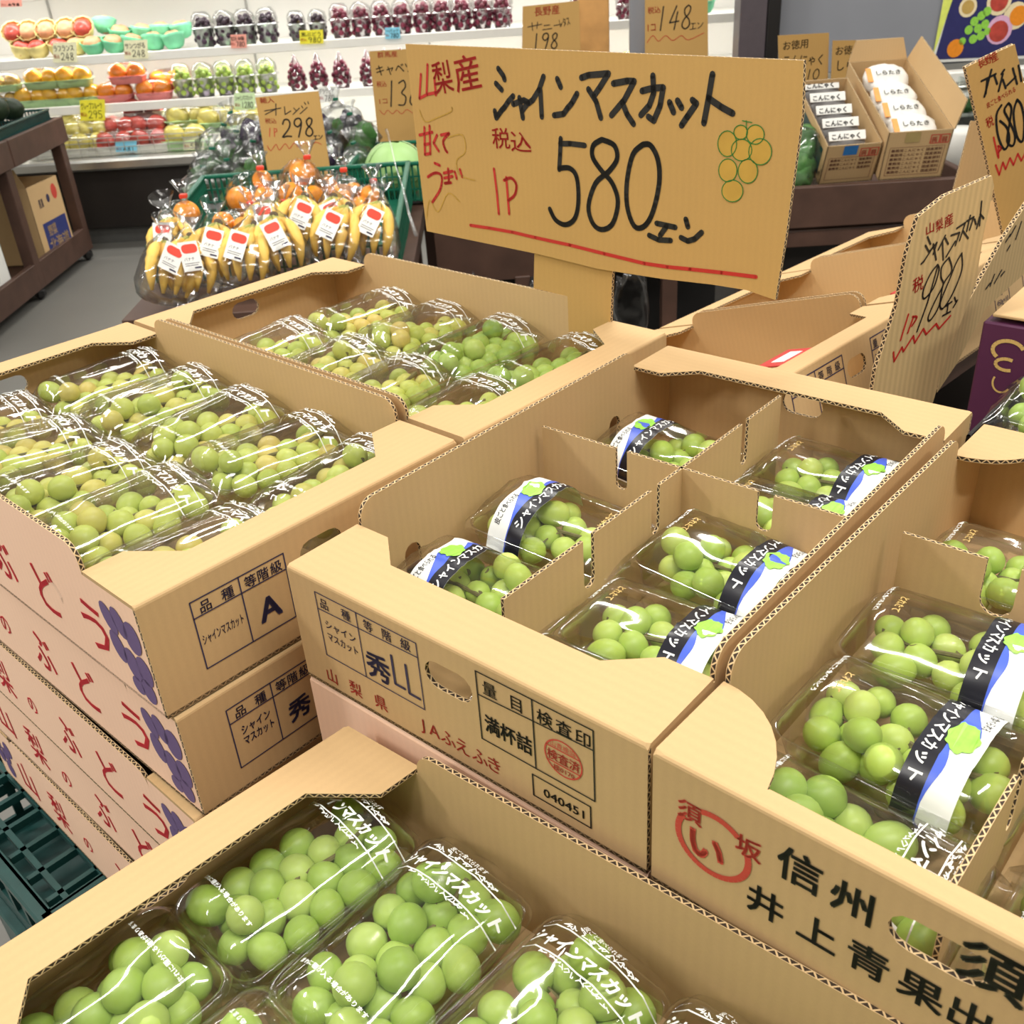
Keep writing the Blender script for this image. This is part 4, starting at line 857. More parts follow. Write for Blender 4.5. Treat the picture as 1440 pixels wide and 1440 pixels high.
for i, (x, y, z) in enumerate([(950, 740, 0), (970, 640, .1), (1120, 660, .08), (1250, 660, .06)]): inst('pm', lambda: fruit_pack(FRU['pale'], TG), shelf_pt(zm1(x, y), 6.27 + z, .505 + z), 'wrapped greenish melons on the bottom deck, ' + ['lower left', 'upper left', 'middle', 'right'][i], 'fruit', 'wrapped greenish melons', rnd.uniform(-.2, .2), 1.45)
for i, x in enumerate([1850, 1960, 2080, 2250, 2350, 2480]): inst('cr' if i < 3 else 'ng', None, shelf_pt(zm2(x, 150), 6.42, 1.043), 'fruit on the top shelf beyond the wooden post, ' + row(i, 6), 'fruit', 'fruit beyond the wooden post', i, 1.0)
for i, (x, m_) in enumerate([(1700, 'py'), (1820, 'py'), (1960, 'po'), (2140, 'pa'), (2330, 'py')]): inst(m_, None, shelf_pt(zm2(x, 480), 6.43, .776), 'wrapped fruit on the middle shelf behind the 580 sign, ' + row(i, 5), 'fruit', 'wrapped fruit behind the sign', 0, 1)
# price tags
CY = colour('yellow_tag_paper', (.90, .80, .05), .6); CP_ = colour('pink_tag_paper', (.90, .38, .30), .6); CW_ = colour('cream_tag_paper', (.84, .82, .55), .6); CBL_ = colour('blue_tag_paper', (.25, .65, .85), .6); CGR_ = colour('pale_green_tag_paper', (.66, .85, .50), .6)
def ptag(x0, y0, x1, y1, mat, top, num, lab, Yp=6.30, inkm=BLACK, red='税込'):
    o = aty((x0 + x1) / 2, (y0 + y1) / 2, Yp); bd = Board('price_tag', lab, o, -2.5, [(x0, y0), (x1, y0 - (x1 - x0) * .04), (x1 + 1, y1), (x0 + 1, y1 + 1)], .002, mat, cat='price tag', mats=[mat, mat])
    h = y1 - y0; w_ = x1 - x0
    bd.ink('product_name', inkm, texts=[(top, (x0 + w_ * .08, y0 + h * .45), (x1 - w_ * .08, y0 + h * .40), h * .32)], e=.001)
    bd.ink('price', inkm, hands=[(num, (x0 + w_ * .38, y0 + h * .92), (x1 - w_ * .05, y0 + h * .9), h * .38, .0035)], e=.001)
    bd.ink('tax_note', RED, texts=[(red, (x0 + w_ * .06, y0 + h * .8), (x0 + w_ * .32, y0 + h * .8), h * .2)], e=.001)
ptag(74, 60, 107, 87, CW_, 'ラフランス', '248', 'cream price tag reading 248 under the yellow-netted apples'); ptag(174, 57, 207, 82, CW_, 'サンつがる', '248', 'cream price tag reading 248 under the green-netted fruit')
ptag(324, 49, 346, 67, CP_, '巨峰', '780', 'pink price tag under the black grapes'); ptag(421, 43, 454, 61, CY, '黒ぶどう', '980', 'yellow price tag on the top shelf'); ptag(541, 39, 562, 54, CBL_, '一パック', '780', 'light blue price tag on the top shelf')
ptag(112, 141, 147, 169, CY, 'グレープフルーツ', '295', 'yellow price tag under the yellow citrus'); ptag(329, 131, 358, 154, CGR_, 'シャインマスカット', '1280', 'pale green price tag under the lilac cups'); ptag(447, 122, 472, 144, PAPW, 'デラウェア', '780', 'white price tag with violet edge under the pointed cups')
ptag(162, 199, 192, 214, CBL_, '', '481', 'light blue price tag on the wrapped red apples', 6.19); ptag(257, 193, 286, 210, CW_, '', '580', 'cream price tag on the wrapped melons', 6.19); ptag(0, 0, 30, 9, CP_, '', '498', 'pink price tag hanging at the upper left corner', 6.30)
bm = bmesh.new()
for z in (.53, .56, .59, .615): tube(bm, [RC @ Vector((X0, 6.17, z)), RC @ Vector((X1, 6.17, z))], .0028, 5)
for i in range(60): tube(bm, [RC @ Vector((X0 + i * .09, 6.17, .51)), RC @ Vector((X0 + i * .09, 6.17, .615))], .0022, 5)
o = bm_obj('wire_guard', bm, STEEL, case); o['kind'] = 'stuff'

# ================================================================ banana and orange display
TBX = Matrix.Rotation(rad(0), 4, 'Z')
GT = empty('display_table', (-.6, 3.0, 0), 'dark wooden table under the basket of bananas and oranges', 'table')
box_obj('table_top', (.03, -.13, .725), (.70, 1.04, .05), WOODD, GT); box_obj('apron', (.03, -.62, .65), (.66, .03, .12), WOODD, GT); box_obj('apron', (-.29, -.13, .65), (.03, .95, .12), WOODD, GT)
for x in (-.27, .33):
    for y in (-.58, .34): box_obj('leg', (x, y, .355), (.05, .05, .71), WOODD, GT)
def basket(name, lab, c, sx, sy, h, mat, rz=0, tilt=0, grp=None, z0=.76):
    e = empty(name, (c[0], c[1], c[2]), lab, 'basket', grp, rad(rz)); e.rotation_euler = (rad(tilt), 0, rad(rz))
    box_obj('basket_floor', (0, 0, .004), (sx, sy, .006), mat, e, .001)
    for s_ in (-1, 1):
        box_obj('rim', (s_ * sx / 2, 0, h), (.016, sy + .016, .012), mat, e, .003); box_obj('rim', (0, s_ * sy / 2, h), (sx + .016, .016, .012), mat, e, .003)
    bm = bmesh.new()
    for s_ in (-1, 1):
        n = int(sy / .018)
        for i in range(n + 1): box_bm(bm, (s_ * sx / 2, -sy / 2 + sy * i / n, h / 2), (.005, .006, h))
        n = int(sx / .018)
        for i in range(n + 1): box_bm(bm, (-sx / 2 + sx * i / n, s_ * sy / 2, h / 2), (.006, .005, h))
        for z in (h * .33, h * .66): box_bm(bm, (s_ * sx / 2, 0, z), (.004, sy, .005)); box_bm(bm, (0, s_ * sy / 2, z), (sx, .004, .005))
    o = bm_obj('basket_slats', bm, mat, e); o['kind'] = 'stuff'; return e
basket('produce_basket', 'green slatted basket holding the bananas and oranges', (-.585, 2.99, .752), .66, .66, .12, GRNP, 0, 4)
BAN = plain('ripe_banana_skin', (.80, .52, .11), .45, .12, 25, sss=.1); BANT = plain('banana_tip', (.09, .06, .03), .7); BANG = plain('banana_neck_green', (.45, .45, .10), .5, .1)
def banana_bag(seed):
    r = random.Random(seed); e = empty('banana_bag', (0, 0, 0)); n = 4
    for i in range(n):
        bm = bmesh.new(); a0 = (i - (n - 1) / 2); pts = []; rs = []
        for k_ in range(9):
            t = k_ / 8; pts.append(Vector((a0 * .036 * math.sin(t * 2.2) + a0 * .004, -.062 * math.sin(t * 2.6) - .01 + .006 * (i % 2), .19 * (1 - t) + .012 + .010 * math.sin(t * 3)))); rs.append([.005, .0065, .0125, .0165, .018, .018, .0165, .0115, .0045][k_])
        rg = tube(bm, pts, rs, 8); 
        for f in bm.faces:
            z = f.calc_center_median().z; t_ = pts[8].z
            f.material_index = 1 if (f.verts[0] in rg[8] or all(v in rg[8] + rg[7] for v in f.verts) and False) else (2 if z > .185 else 0)
        bm_obj('banana', bm, [BAN, BANT, BANG], e, True)
    bm = bmesh.new(); tube(bm, [(0, -.008, .188), (.004, .004, .214)], [.010, .014], 8); bm_obj('crown', bm, BANT, e, True)
    bm = bmesh.new()
    prof = [(.02, .0), (.088, .015), (.092, .06), (.076, .12), (.05, .175), (.022, .215), (.016, .225), (.035, .26), (.04, .275)]
    rg = lathe(bm, prof, 20, (0, -.028, 0), sy=.75)
    for v in bm.verts: v.co += Vector((1, 1, .5)) * noise.noise(v.co * 26 + Vector((seed, 0, 0))) * .009
    bm_obj('clear_bag', bm, BAG, e, True)
    lb = box_obj('product_label', (0, 0, 0), (.056, .001, .085), PAPW, e, 0); lb.location = (.012 * (seed % 3 - 1), -.102, .095); lb.rotation_euler = (rad(12), rad(r.uniform(-22, 22)), rad(r.uniform(-10, 10)))
    k_ = Ink(); k_.poly([(.023 * math.cos(t) + .002, .022 + (.017 + .004 * math.cos(2 * t)) * math.sin(t)) for t in [2 * math.pi * q / 18 for q in range(18)]]); k_.build('red_heart_print', REDL, lb, lambda a, b: Vector((a, -.0012, b)))
    k_ = Ink(); k_.text('バナナ', -.020, -.012, .012, wid=.03); k_.stroke([(-.02, -.02), (.02, -.02)], .0015); k_.stroke([(-.02, -.026), (.016, -.026)], .0015); k_.stroke([(.006, -.034), (.022, -.034)], .005); k_.build('printed_text', NAVY, lb, lambda a, b: Vector((a, -.0012, b)))
    return e
REDL = plain('red_label_ink', (.75, .06, .03), .4, .02)
z7 = lambda x, y: (150 + x / 3.2, 180 + y / 3.2)
bpos = [(232, 428, 2.42, 'front left corner'), (268, 424, 2.46, 'second from the left, front'), (312, 404, 2.50, 'third from the left, front'), (350, 408, 2.48, 'fourth from the left, front'), (405, 392, 2.50, 'middle of the front row'),
        (424, 362, 2.62, 'middle of the back row'), (470, 378, 2.54, 'second from the right, front'), (486, 360, 2.66, 'second from the right, back'), (522, 372, 2.56, 'rightmost'), (262, 388, 2.62, 'left side, back row'), (378, 366, 2.66, 'behind the middle label')]
pb_ = [banana_bag(i) for i in range(3)]
for i, (x, y, d, lab) in enumerate(bpos):
    o = pb_[i] if i < 3 else copy_tree(pb_[i % 3]); p = at(x, y, d); o.location = (p.x, p.y, p.z); o.rotation_euler = (rad(-40), rad([24, 12, -4, 3, -6, 5, 10, -8, 4, -12, 6][i]), rad([30, 15, 0, -5, 10, 0, -10, 5, -12, 8, 0][i])); o.scale = (.84,) * 3
    tag(o, 'clear bag of bananas with a red printed label, ' + lab, 'bananas', 'bananas in clear bags')
OR = plain('orange_peel', (.93, .34, .02), .38, .06, 60, sss=.1, bump=.35)
def orange_bag(rel, seed):
    e = empty('orange_bag', (0, 0, 0))
    for i, (x, y, z, r) in enumerate(rel):
        bm = bmesh.new(); bmesh.ops.create_uvsphere(bm, u_segments=20, v_segments=14, radius=r)
        for v in bm.verts: v.co.z *= .95; v.co.z += (r * .06 * math.exp(-((v.co.xy.length) / (r * .2)) ** 2)) * (-1 if v.co.z > 0 else 1)
        o = bm_obj('orange', bm, OR, e, True, (x, y, z)); o.rotation_euler = (i, i * 2, 0)
    bm = bmesh.new(); cx = sum(q[0] for q in rel) / len(rel); cz = sum(q[2] for q in rel) / len(rel); cy = sum(q[1] for q in rel) / len(rel)
    rx = max(abs(q[0] - cx) + q[3] for q in rel) * 1.03; rz_ = max(abs(q[2] - cz) + q[3] for q in rel) * 1.05
    blob(bm, (cx, cy, cz), (rx, .062, rz_), seed, .12, 4, 5); bm_obj('clear_bag', bm, BAG, e, True)
    bm = bmesh.new(); lathe(bm, [(.012, 0), (.006, .02), (.022, .05), (.03, .06)], 10, (cx + rx * .4, cy, cz + rz_ * .85)); bm_obj('gathered_bag_end', bm, BAG, e, True); 
    box_obj('red_tape_tie', (cx + rx * .4, cy, cz + rz_ * .85 + .018), (.02, .018, .012), REDL, e, .002); return e
groups_ = [([(600, 320, 60), (700, 235, 45), (710, 320, 55), (645, 385, 48)], 2.86, 'left of the 298 sign'), ([(880, 200, 60), (830, 300, 56), (932, 308, 48), (890, 372, 42)], 2.82, 'pyramid in the middle'), ([(1000, 265, 44), (1062, 310, 58), (1112, 285, 40), (960, 380, 42)], 2.88, 'right of the middle pyramid'),
           ([(1185, 300, 44), (1215, 380, 42), (1140, 350, 42)], 2.84, 'at the right end'), ([(360, 385, 60), (300, 430, 40)], 2.78, 'at the left end'), ([(525, 425, 50), (690, 405, 46), (610, 440, 40)], 2.76, 'low in front, half hidden by bananas'), ([(760, 400, 44), (800, 440, 42)], 2.76, 'low between the banana stems')]
for gi, (g_, d, lab) in enumerate(groups_):
    c0 = at(*z7(g_[0][0], g_[0][1]), d); rel = [tuple(at(*z7(x, y), d + .0) - c0) + (r / 3.2 * d / F * .98,) for x, y, r in g_]
    e = orange_bag(rel, gi + 3); e.location = c0; tag(e, 'clear bag of oranges, ' + lab, 'oranges', 'oranges in clear bags')
# green tie twists stay with the bags; vegetables behind
VEG = [('eggplant', plain('aubergine_skin', (.03, .015, .045), .22, .2)), ('spinach', plain('dark_leaf', (.03, .10, .02), .5, .5, 18, bump=.6)), ('greens', plain('leaf_green', (.06, .17, .04), .5, .5, 20, bump=.6))]
HAZ = clear_film('misted_bag_film', (.97, .98, .98), .25, .09, .5, bump=1.0)
def veg_bag(kind, seed):
    e = empty(kind + '_bag', (0, 0, 0)); r = random.Random(seed); m_ = dict(VEG)[kind]
    for i in range(5):
        bm = bmesh.new()
        if kind == 'eggplant': tube(bm, [(0, 0, -.07), (0, 0, -.055), (0, 0, -.02), (0, 0, .02), (0, 0, .05), (0, 0, .06)], [.006, .02, .028, .024, .015, .008], 10)
        else:
            blob(bm, (0, 0, 0), (.032, .014, .065), seed + i, .5, 2, 4)
        o = bm_obj('eggplant' if kind == 'eggplant' else 'leaf_bunch', bm, m_, e, True, (r.uniform(-.05, .05), r.uniform(-.02, .02), r.uniform(-.02, .02))); o.rotation_euler = (r.uniform(-.4, .4), r.uniform(-.9, .9), 0)
    bm = bmesh.new(); blob(bm, (0, 0, 0), (.088, .05, .085), seed, .25, 3, 3); bm_obj('clear_bag', bm, HAZ, e, True)
    bm = bmesh.new(); lathe(bm, [(.03, 0), (.008, .03), (.02, .06), (.032, .075)], 10, (0, 0, .065)); bm_obj('gathered_bag_end', bm, HAZ, e, True)
    box_obj('green_tape_tie', (0, -.008, .097), (.02, .012, .01), GRNP, e, .002); return e
vp = [(345, 195, 'eggplant'), (370, 205, 'eggplant'), (330, 225, 'spinach'), (355, 240, 'greens'), (300, 250, 'spinach'), (290, 275, 'spinach'), (325, 265, 'greens'), (478, 180, 'eggplant'), (500, 200, 'greens'), (470, 225, 'eggplant'), (505, 240, 'spinach'), (488, 262, 'greens'), (385, 225, 'eggplant'), (460, 200, 'greens'), (310, 215, 'greens')]
vk = {}; cn = {}
where = ['upper left', 'beside the 298 sign', 'left middle', 'below the upper left bags', 'far left', 'lowest at the left', 'left, above the oranges', 'right of the 298 sign, top', 'right, beside the cabbage sign', 'right of the 298 sign, middle', 'right, beside the cabbage', 'right, above the oranges', 'just left of the 298 sign', 'right, against the 298 sign', 'far left, top']
for i, (x, y, kd) in enumerate(vp):
    if kd not in vk: vk[kd] = veg_bag(kd, i + 2); o = vk[kd]
    else: o = copy_tree(vk[kd])
    o.location = at(x, y, 3.42 + .1 * (y < 230)); o.rotation_euler = (0, rad((i * 37) % 40 - 20), rad((i * 53) % 60)); tag(o, 'misted clear bag of %s, %s' % (dict(eggplant='dark eggplants', spinach='dark green spinach', greens='leafy greens')[kd], where[i]), 'vegetables', 'bagged vegetables behind the oranges')
VT = empty('display_table', (-.62, 3.72, 0), 'dark wooden table behind the oranges carrying bagged vegetables', 'table')
box_obj('table_top', (0, .22, .74), (.86, .70, .05), WOODD, VT)
for x in (-.4, .4):
    for y in (-.1, .53): box_obj('leg', (x, y, .357), (.05, .05, .715), WOODD, VT)
bq = at(235, 330, 3.35); box_obj('side_rail', (-.43, .15, .80), (.03, .6, .09), WOODD, VT)
basket('produce_basket', 'green basket at the right of the oranges, under the cabbage', (-.27, 3.55, .765), .34, .4, .12, GRNP, -4, 0)
s298 = Board('price_sign', 'upright cardboard sign reading 298 behind the oranges', at(415, 190, 3.28), 2, [(359, 137), (448, 128), (466, 250), (470, 275), (382, 275)], .004, lean=8)
s298.ink('price_figures', BLACK, [[(372, 156), (395, 152)], [(388, 146), (388, 162)], [(387, 154), (373, 161)], [(400, 150), (401, 161), (409, 156)], [(413, 152), (416, 155)], [(412, 161), (421, 152)], [(424, 149), (426, 152)], [(422, 160), (432, 151)], [(428, 144), (430, 147)], [(433, 143), (434, 146)]], .0032,
         hands=[('298', (397, 194), (444, 191), 26, .0052), ('エン', (441, 197), (455, 195), 6, .003)])
s298.ink('red_lettering', RED, [smooth([(376, 205), (381, 212), (388, 203), (393, 211), (401, 202), (407, 209), (414, 201), (420, 207), (428, 200), (436, 205), (444, 200), (452, 203)])], .0022, texts=[('輸入', (366, 145), (386, 144), 8), ('税込', (373, 173), (389, 173), 7)], hands=[('1P', (376, 192), (392, 192), 12, .0026)])
s138 = Board('price_sign', 'cardboard sign reading 138 half hidden behind the left of the 580 sign', at(560, 120, 3.72), -3, [(519, 72), (620, 66), (626, 215), (534, 215)], .004, lean=3)
s138.ink('price_figures', BLACK, hands=[('138', (544, 150), (590, 148), 36, .0052)], texts=[('キャベツ', (530, 106), (582, 100), 15)])
s138.ink('red_lettering', RED, [smooth([(534, 155), (540, 161), (545, 155), (552, 160), (558, 155), (565, 160), (572, 154), (580, 159)])], .0022, texts=[('群馬産', (531, 81), (559, 79), 8), ('税込', (530, 122), (544, 121), 8), ('1コ', (534, 146), (545, 145), 8)])
CABM = plain('cabbage_leaf', (.36, .58, .22), .45, .25, 6, bump=.3)
cb = empty('cabbage', at(556, 240, 3.3), 'pale green cabbage half hidden by the 580 sign', 'cabbage'); bm = bmesh.new(); blob(bm, (0, 0, 0), (.098, .098, .09), 3, .05, 4); bm_obj('head', bm, CABM, cb, True)
for i in range(5):
    bm = bmesh.new(); rr_ = .1005 + .002 * (i % 3)
    g_ = [[bm.verts.new(Matrix.Rotation(rad(i * 72 + 20), 3, 'Z') @ Vector((rr_ * math.sin(u) * math.cos(v), rr_ * math.sin(u) * math.sin(v), .093 * math.cos(u)))) for v in [rad(-48 + 96 * b_ / 8) * (1 - .15 * (a_ == 0)) for b_ in range(9)]] for a_, u in enumerate([rad(14 + 90 * q / 8) for q in range(9)])]
    for a_ in range(8):
        for b_ in range(8): bm.faces.new((g_[a_][b_], g_[a_ + 1][b_], g_[a_ + 1][b_ + 1], g_[a_][b_ + 1]))
    bm_obj('outer_leaf', bm, CABM, cb, True)
    if i < 3:
        bm = bmesh.new(); tube(bm, [Matrix.Rotation(rad(i * 72 + 20), 3, 'Z') @ Vector((.104 * math.sin(u), 0, .096 * math.cos(u))) for u in [rad(20 + 80 * q / 6) for q in range(7)]], [.001, .002, .002, .003, .003, .004, .004], 5); bm_obj('leaf_rib', bm, colour('cabbage_rib', (.60, .74, .42), .4), cb, True)
bw = empty('plastic_bag_roll', at(560, 260, 2.55), 'clear plastic bag hanging in a twisted strip before the cabbage', 'bag'); bm = bmesh.new()
pts = [at(543, 182, 2.6), at(550, 205, 2.6), at(556, 232, 2.6), at(566, 262, 2.58), at(575, 300, 2.55), at(585, 330, 2.5)]; tube(bm, [p - at(560, 260, 2.55) for p in pts], [.004, .0025, .0018, .0025, .004, .006], 6); bm_obj('twisted_film', bm, HAZ, bw, True)
# dark stand with hanging bags below the big sign
hs = empty('bag_stand', (.1, 2.7, 0), 'dark wooden stand with hanging clear bags seen below the 580 sign', 'stand')
box_obj('stand_top', (.13, .5, .76), (.80, .6, .05), WOODD, hs); box_obj('stand_front', (.13, .2, .70), (.80, .03, .16), WOODD, hs)
for x in (-.24, -.02, .20, .42): box_obj('post', (x, .2, .30), (.045, .05, .66), WOODD, hs)
box_obj('back_board', (.17, .42, .36), (.88, .02, .70), BLK, hs)
for i, x in enumerate((-.17, .03, .09, .30)):
    bm = bmesh.new(); blob(bm, (x, .165, .50), (.055, .015, .14), i, .35, 3, 4); bm_obj('hanging_clear_bag', bm, BAG, hs, True)
# ================================================================ left wooden table
lt = empty('display_table', (-2.6, 4.9, 0), 'dark stained wooden display table with green crates at the left edge', 'table')
def lb_(name, x0, x1, y0, y1, z0, z1, mat=WOODD, par=lt, bev=.003): return box_obj(name, ((x0 + x1) / 2 + 2.6, (y0 + y1) / 2 - 4.9, (z0 + z1) / 2), (x1 - x0, y1 - y0, z1 - z0), mat, par, bev)
for (y0, y1) in ((3.9, 5.215), (5.225, 5.98)): lb_('front_board', -2.39, -2.36, y0, y1, .655, .785)
lb_('end_board', -3.6, -2.39, 5.95, 5.98, .655, .785); lb_('table_bottom', -3.6, -2.39, 3.9, 5.95, .66, .69)
for y in (4.25, 5.16, 5.90):
    lb_('leg', -2.43, -2.37, y - .035, y + .035, .06, .655)
    w_ = lb_('caster', -2.425, -2.375, y - .035, y + .035, 0, .065, BLK, lt, .02)
lb_('lower_rail', -2.40, -2.37, 4.28, 5.13, .06, .19); lb_('lower_rail', -2.40, -2.37, 5.19, 5.87, .06, .19); lb_('lower_shelf', -3.6, -2.40, 3.9, 5.95, .10, .12)
basket('produce_basket', 'dark green slatted crate on the left table holding avocados', (-2.72, 5.35, .692), .62, 1.15, .14, GRND, 0, 0)
AVO = plain('avocado_skin', (.018, .032, .014), .5, .3, 60, bump=.6); SQ = plain('tan_squash_skin', (.62, .38, .14), .5, .1)
for i, (x, y, z) in enumerate([(-2.52, 5.72, .84), (-2.62, 5.62, .86), (-2.52, 5.55, .86), (-2.70, 5.75, .85), (-2.60, 5.46, .88), (-2.75, 5.6, .88), (-2.85, 5.7, .86), (-2.8, 5.45, .89)]):
    if i == 0:
        av = empty('avocado', (0, 0, 0)); bm = bmesh.new(); blob(bm, (0, 0, 0), (.062, .05, .05), 3, .1); bm_obj('fruit_body', bm, AVO, av, True); bm = bmesh.new(); tube(bm, [(-.058, 0, 0), (-.068, 0, 0)], .005, 6); bm_obj('stem_stub', bm, STEM, av); o = av
    else: o = copy_tree(av)
    o.location = (x, y, z + .03); o.scale = (1.15,) * 3; o.rotation_euler = (i, .3 * i, i * 1.7); tag(o, 'dark avocado in the green crate on the left table, ' + ['at the far right corner', 'second along the front', 'third along the front', 'behind the far corner', 'fourth along the front', 'middle of the heap', 'at the back', 'at the back left'][i], 'avocado', 'avocados in the left crate')
for i, (x, y, z) in enumerate([(-2.50, 5.3, .78), (-2.50, 5.12, .78), (-2.52, 4.95, .78)]):
    if i == 0:
        sq = empty('squash', (0, 0, 0)); bm = bmesh.new(); tube(bm, [(0, -.1, 0), (0, -.085, 0), (0, -.04, 0), (0, .02, 0), (0, .07, 0), (0, .10, 0)], [.006, .045, .06, .045, .032, .01], 14); bm_obj('squash_body', bm, SQ, sq, True); bm = bmesh.new(); tube(bm, [(0, .10, 0), (0, .115, .004)], .007, 6); bm_obj('stem_stub', bm, STEM, sq); o = sq
    else: o = copy_tree(sq)
    o.location = (x, y, z); o.rotation_euler = (0, 0, .2 * i); tag(o, 'tan squash in the green crate at the left edge, ' + ['farthest', 'middle', 'nearest'][i], 'squash', 'squashes in the left crate')
def carton(name, lab, O, ex, ey, ez, W_, L_, H_, mat, open_=True, flaps=True, cat='box', grp=None, flw=.10):
    fr = Frame(O, ex, ey, ez); e = empty(name, O, lab, cat, grp); M_ = [mat, CBF]
    panel_obj('carton_floor', [(0, 0), (W_, 0), (W_, L_), (0, L_)], [], .004, lambda a, b, c: fr(a, b, c), e, M_)
    for o_, m_ in (([(0, 0), (W_, 0), (W_, H_), (0, H_)], lambda a, b, c: fr(a, c, b)), ([(0, 0), (W_, 0), (W_, H_), (0, H_)], lambda a, b, c: fr(a, L_ - c, b)), ([(0, 0), (L_, 0), (L_, H_), (0, H_)], lambda a, b, c: fr(c, a, b)), ([(0, 0), (L_, 0), (L_, H_), (0, H_)], lambda a, b, c: fr(W_ - c, a, b))):
        panel_obj('carton_wall', o_, [], .004, m_, e, M_)
    return e, fr
O = (-2.60, 5.42, .12); a = rad(92)
e, fr = carton('carton', 'brown carton with a dark blue printed panel under the left table', O, (0.10, .995, 0), (-.995, .10, 0), (0, 0, 1), .34, .26, .40, CB)
e.location = (-2.405, 5.36, .125); 
for nm, o_, m_ in (('carton_flap', [(0, 0), (.26, 0), (.24, .10), (.02, .10)], lambda a, b, c: fr(-b * .25 + .0, a, .40 + b * .97 + c * .01)), ('carton_flap', [(0, 0), (.34, 0), (.32, .10), (.02, .10)], lambda a, b, c: fr(a, .26 + b * .3, .40 + b * .9 + c * .01))): panel_obj(nm, o_, [], .3, m_, e, [CB, CBF])
fm = lambda a, b: fr(a, -.0008, b)
k = Ink(); k.poly([(.06, .03), (.32, .03), (.32, .20), (.06, .20)]); k.build('blue_panel_print', colour('blue_carton_print', (.03, .04, .16), .5), e, fm)
k = Ink(); k.text('北海道', .08, .05, .075, wid=.22, bold=.03); k.text('野菜', .10, .13, .06, wid=.09, bold=.03); k.build('pale_lettering', CB, e, lambda a, b: fr(a, -.0014, b))
k = Ink(); k.text('青果', .08, .28, .05, rot=0, wid=.05, bold=.02); k.disc(.19, .31, .018, .022); k.build('dark_lettering', NAVY, e, fm); k = Ink(); k.disc(.27, .33, .03, .04); k.build('red_round_print', REDP, e, fm)
for i, (z0, y0, txt, lab) in enumerate([(.12, 4.52, '', 'lower white carton with a green oval print under the left table'), (.365, 4.50, '5キ', 'upper white carton with pink characters under the left table')]):
    e, fr = carton('carton', lab, (-2.41, y0, z0), (0, 1, 0), (-1, 0, 0), (0, 0, 1), .40, .30, .24, PAPW); panel_obj('carton_lid', [(0, 0), (.40, 0), (.40, .30), (0, .30)], [], .004, lambda a, b, c: fr(a, b, .244 - c), e, [PAPW, PAPW])
    fm = lambda a, b: fr(a, -.0008, b); k = Ink()
    if i == 0: k.disc(.25, .13, .045, .06); k.stroke([(.16, .045), (.34, .045)], .008); k.stroke([(.14, .02), (.34, .02)], .012); k.build('green_print', GRNP, e, fm); k = Ink(); k.ring(.25, .13, .07, .008, .085, 20, 160, 12); k.disc(.09, .19, .02, .014); k.build('pink_print', REDP, e, fm)
    else: k.text('5キ', .19, .08, .11, wid=.16, bold=.05); k.build('pink_lettering', colour('magenta_ink', (.75, .05, .25), .5), e, fm); k = Ink(); k.stroke([(.2, .03), (.36, .03)], .012); k.stroke([(.22, .21), (.36, .21)], .01); k.build('green_print', GRNP, e, fm)
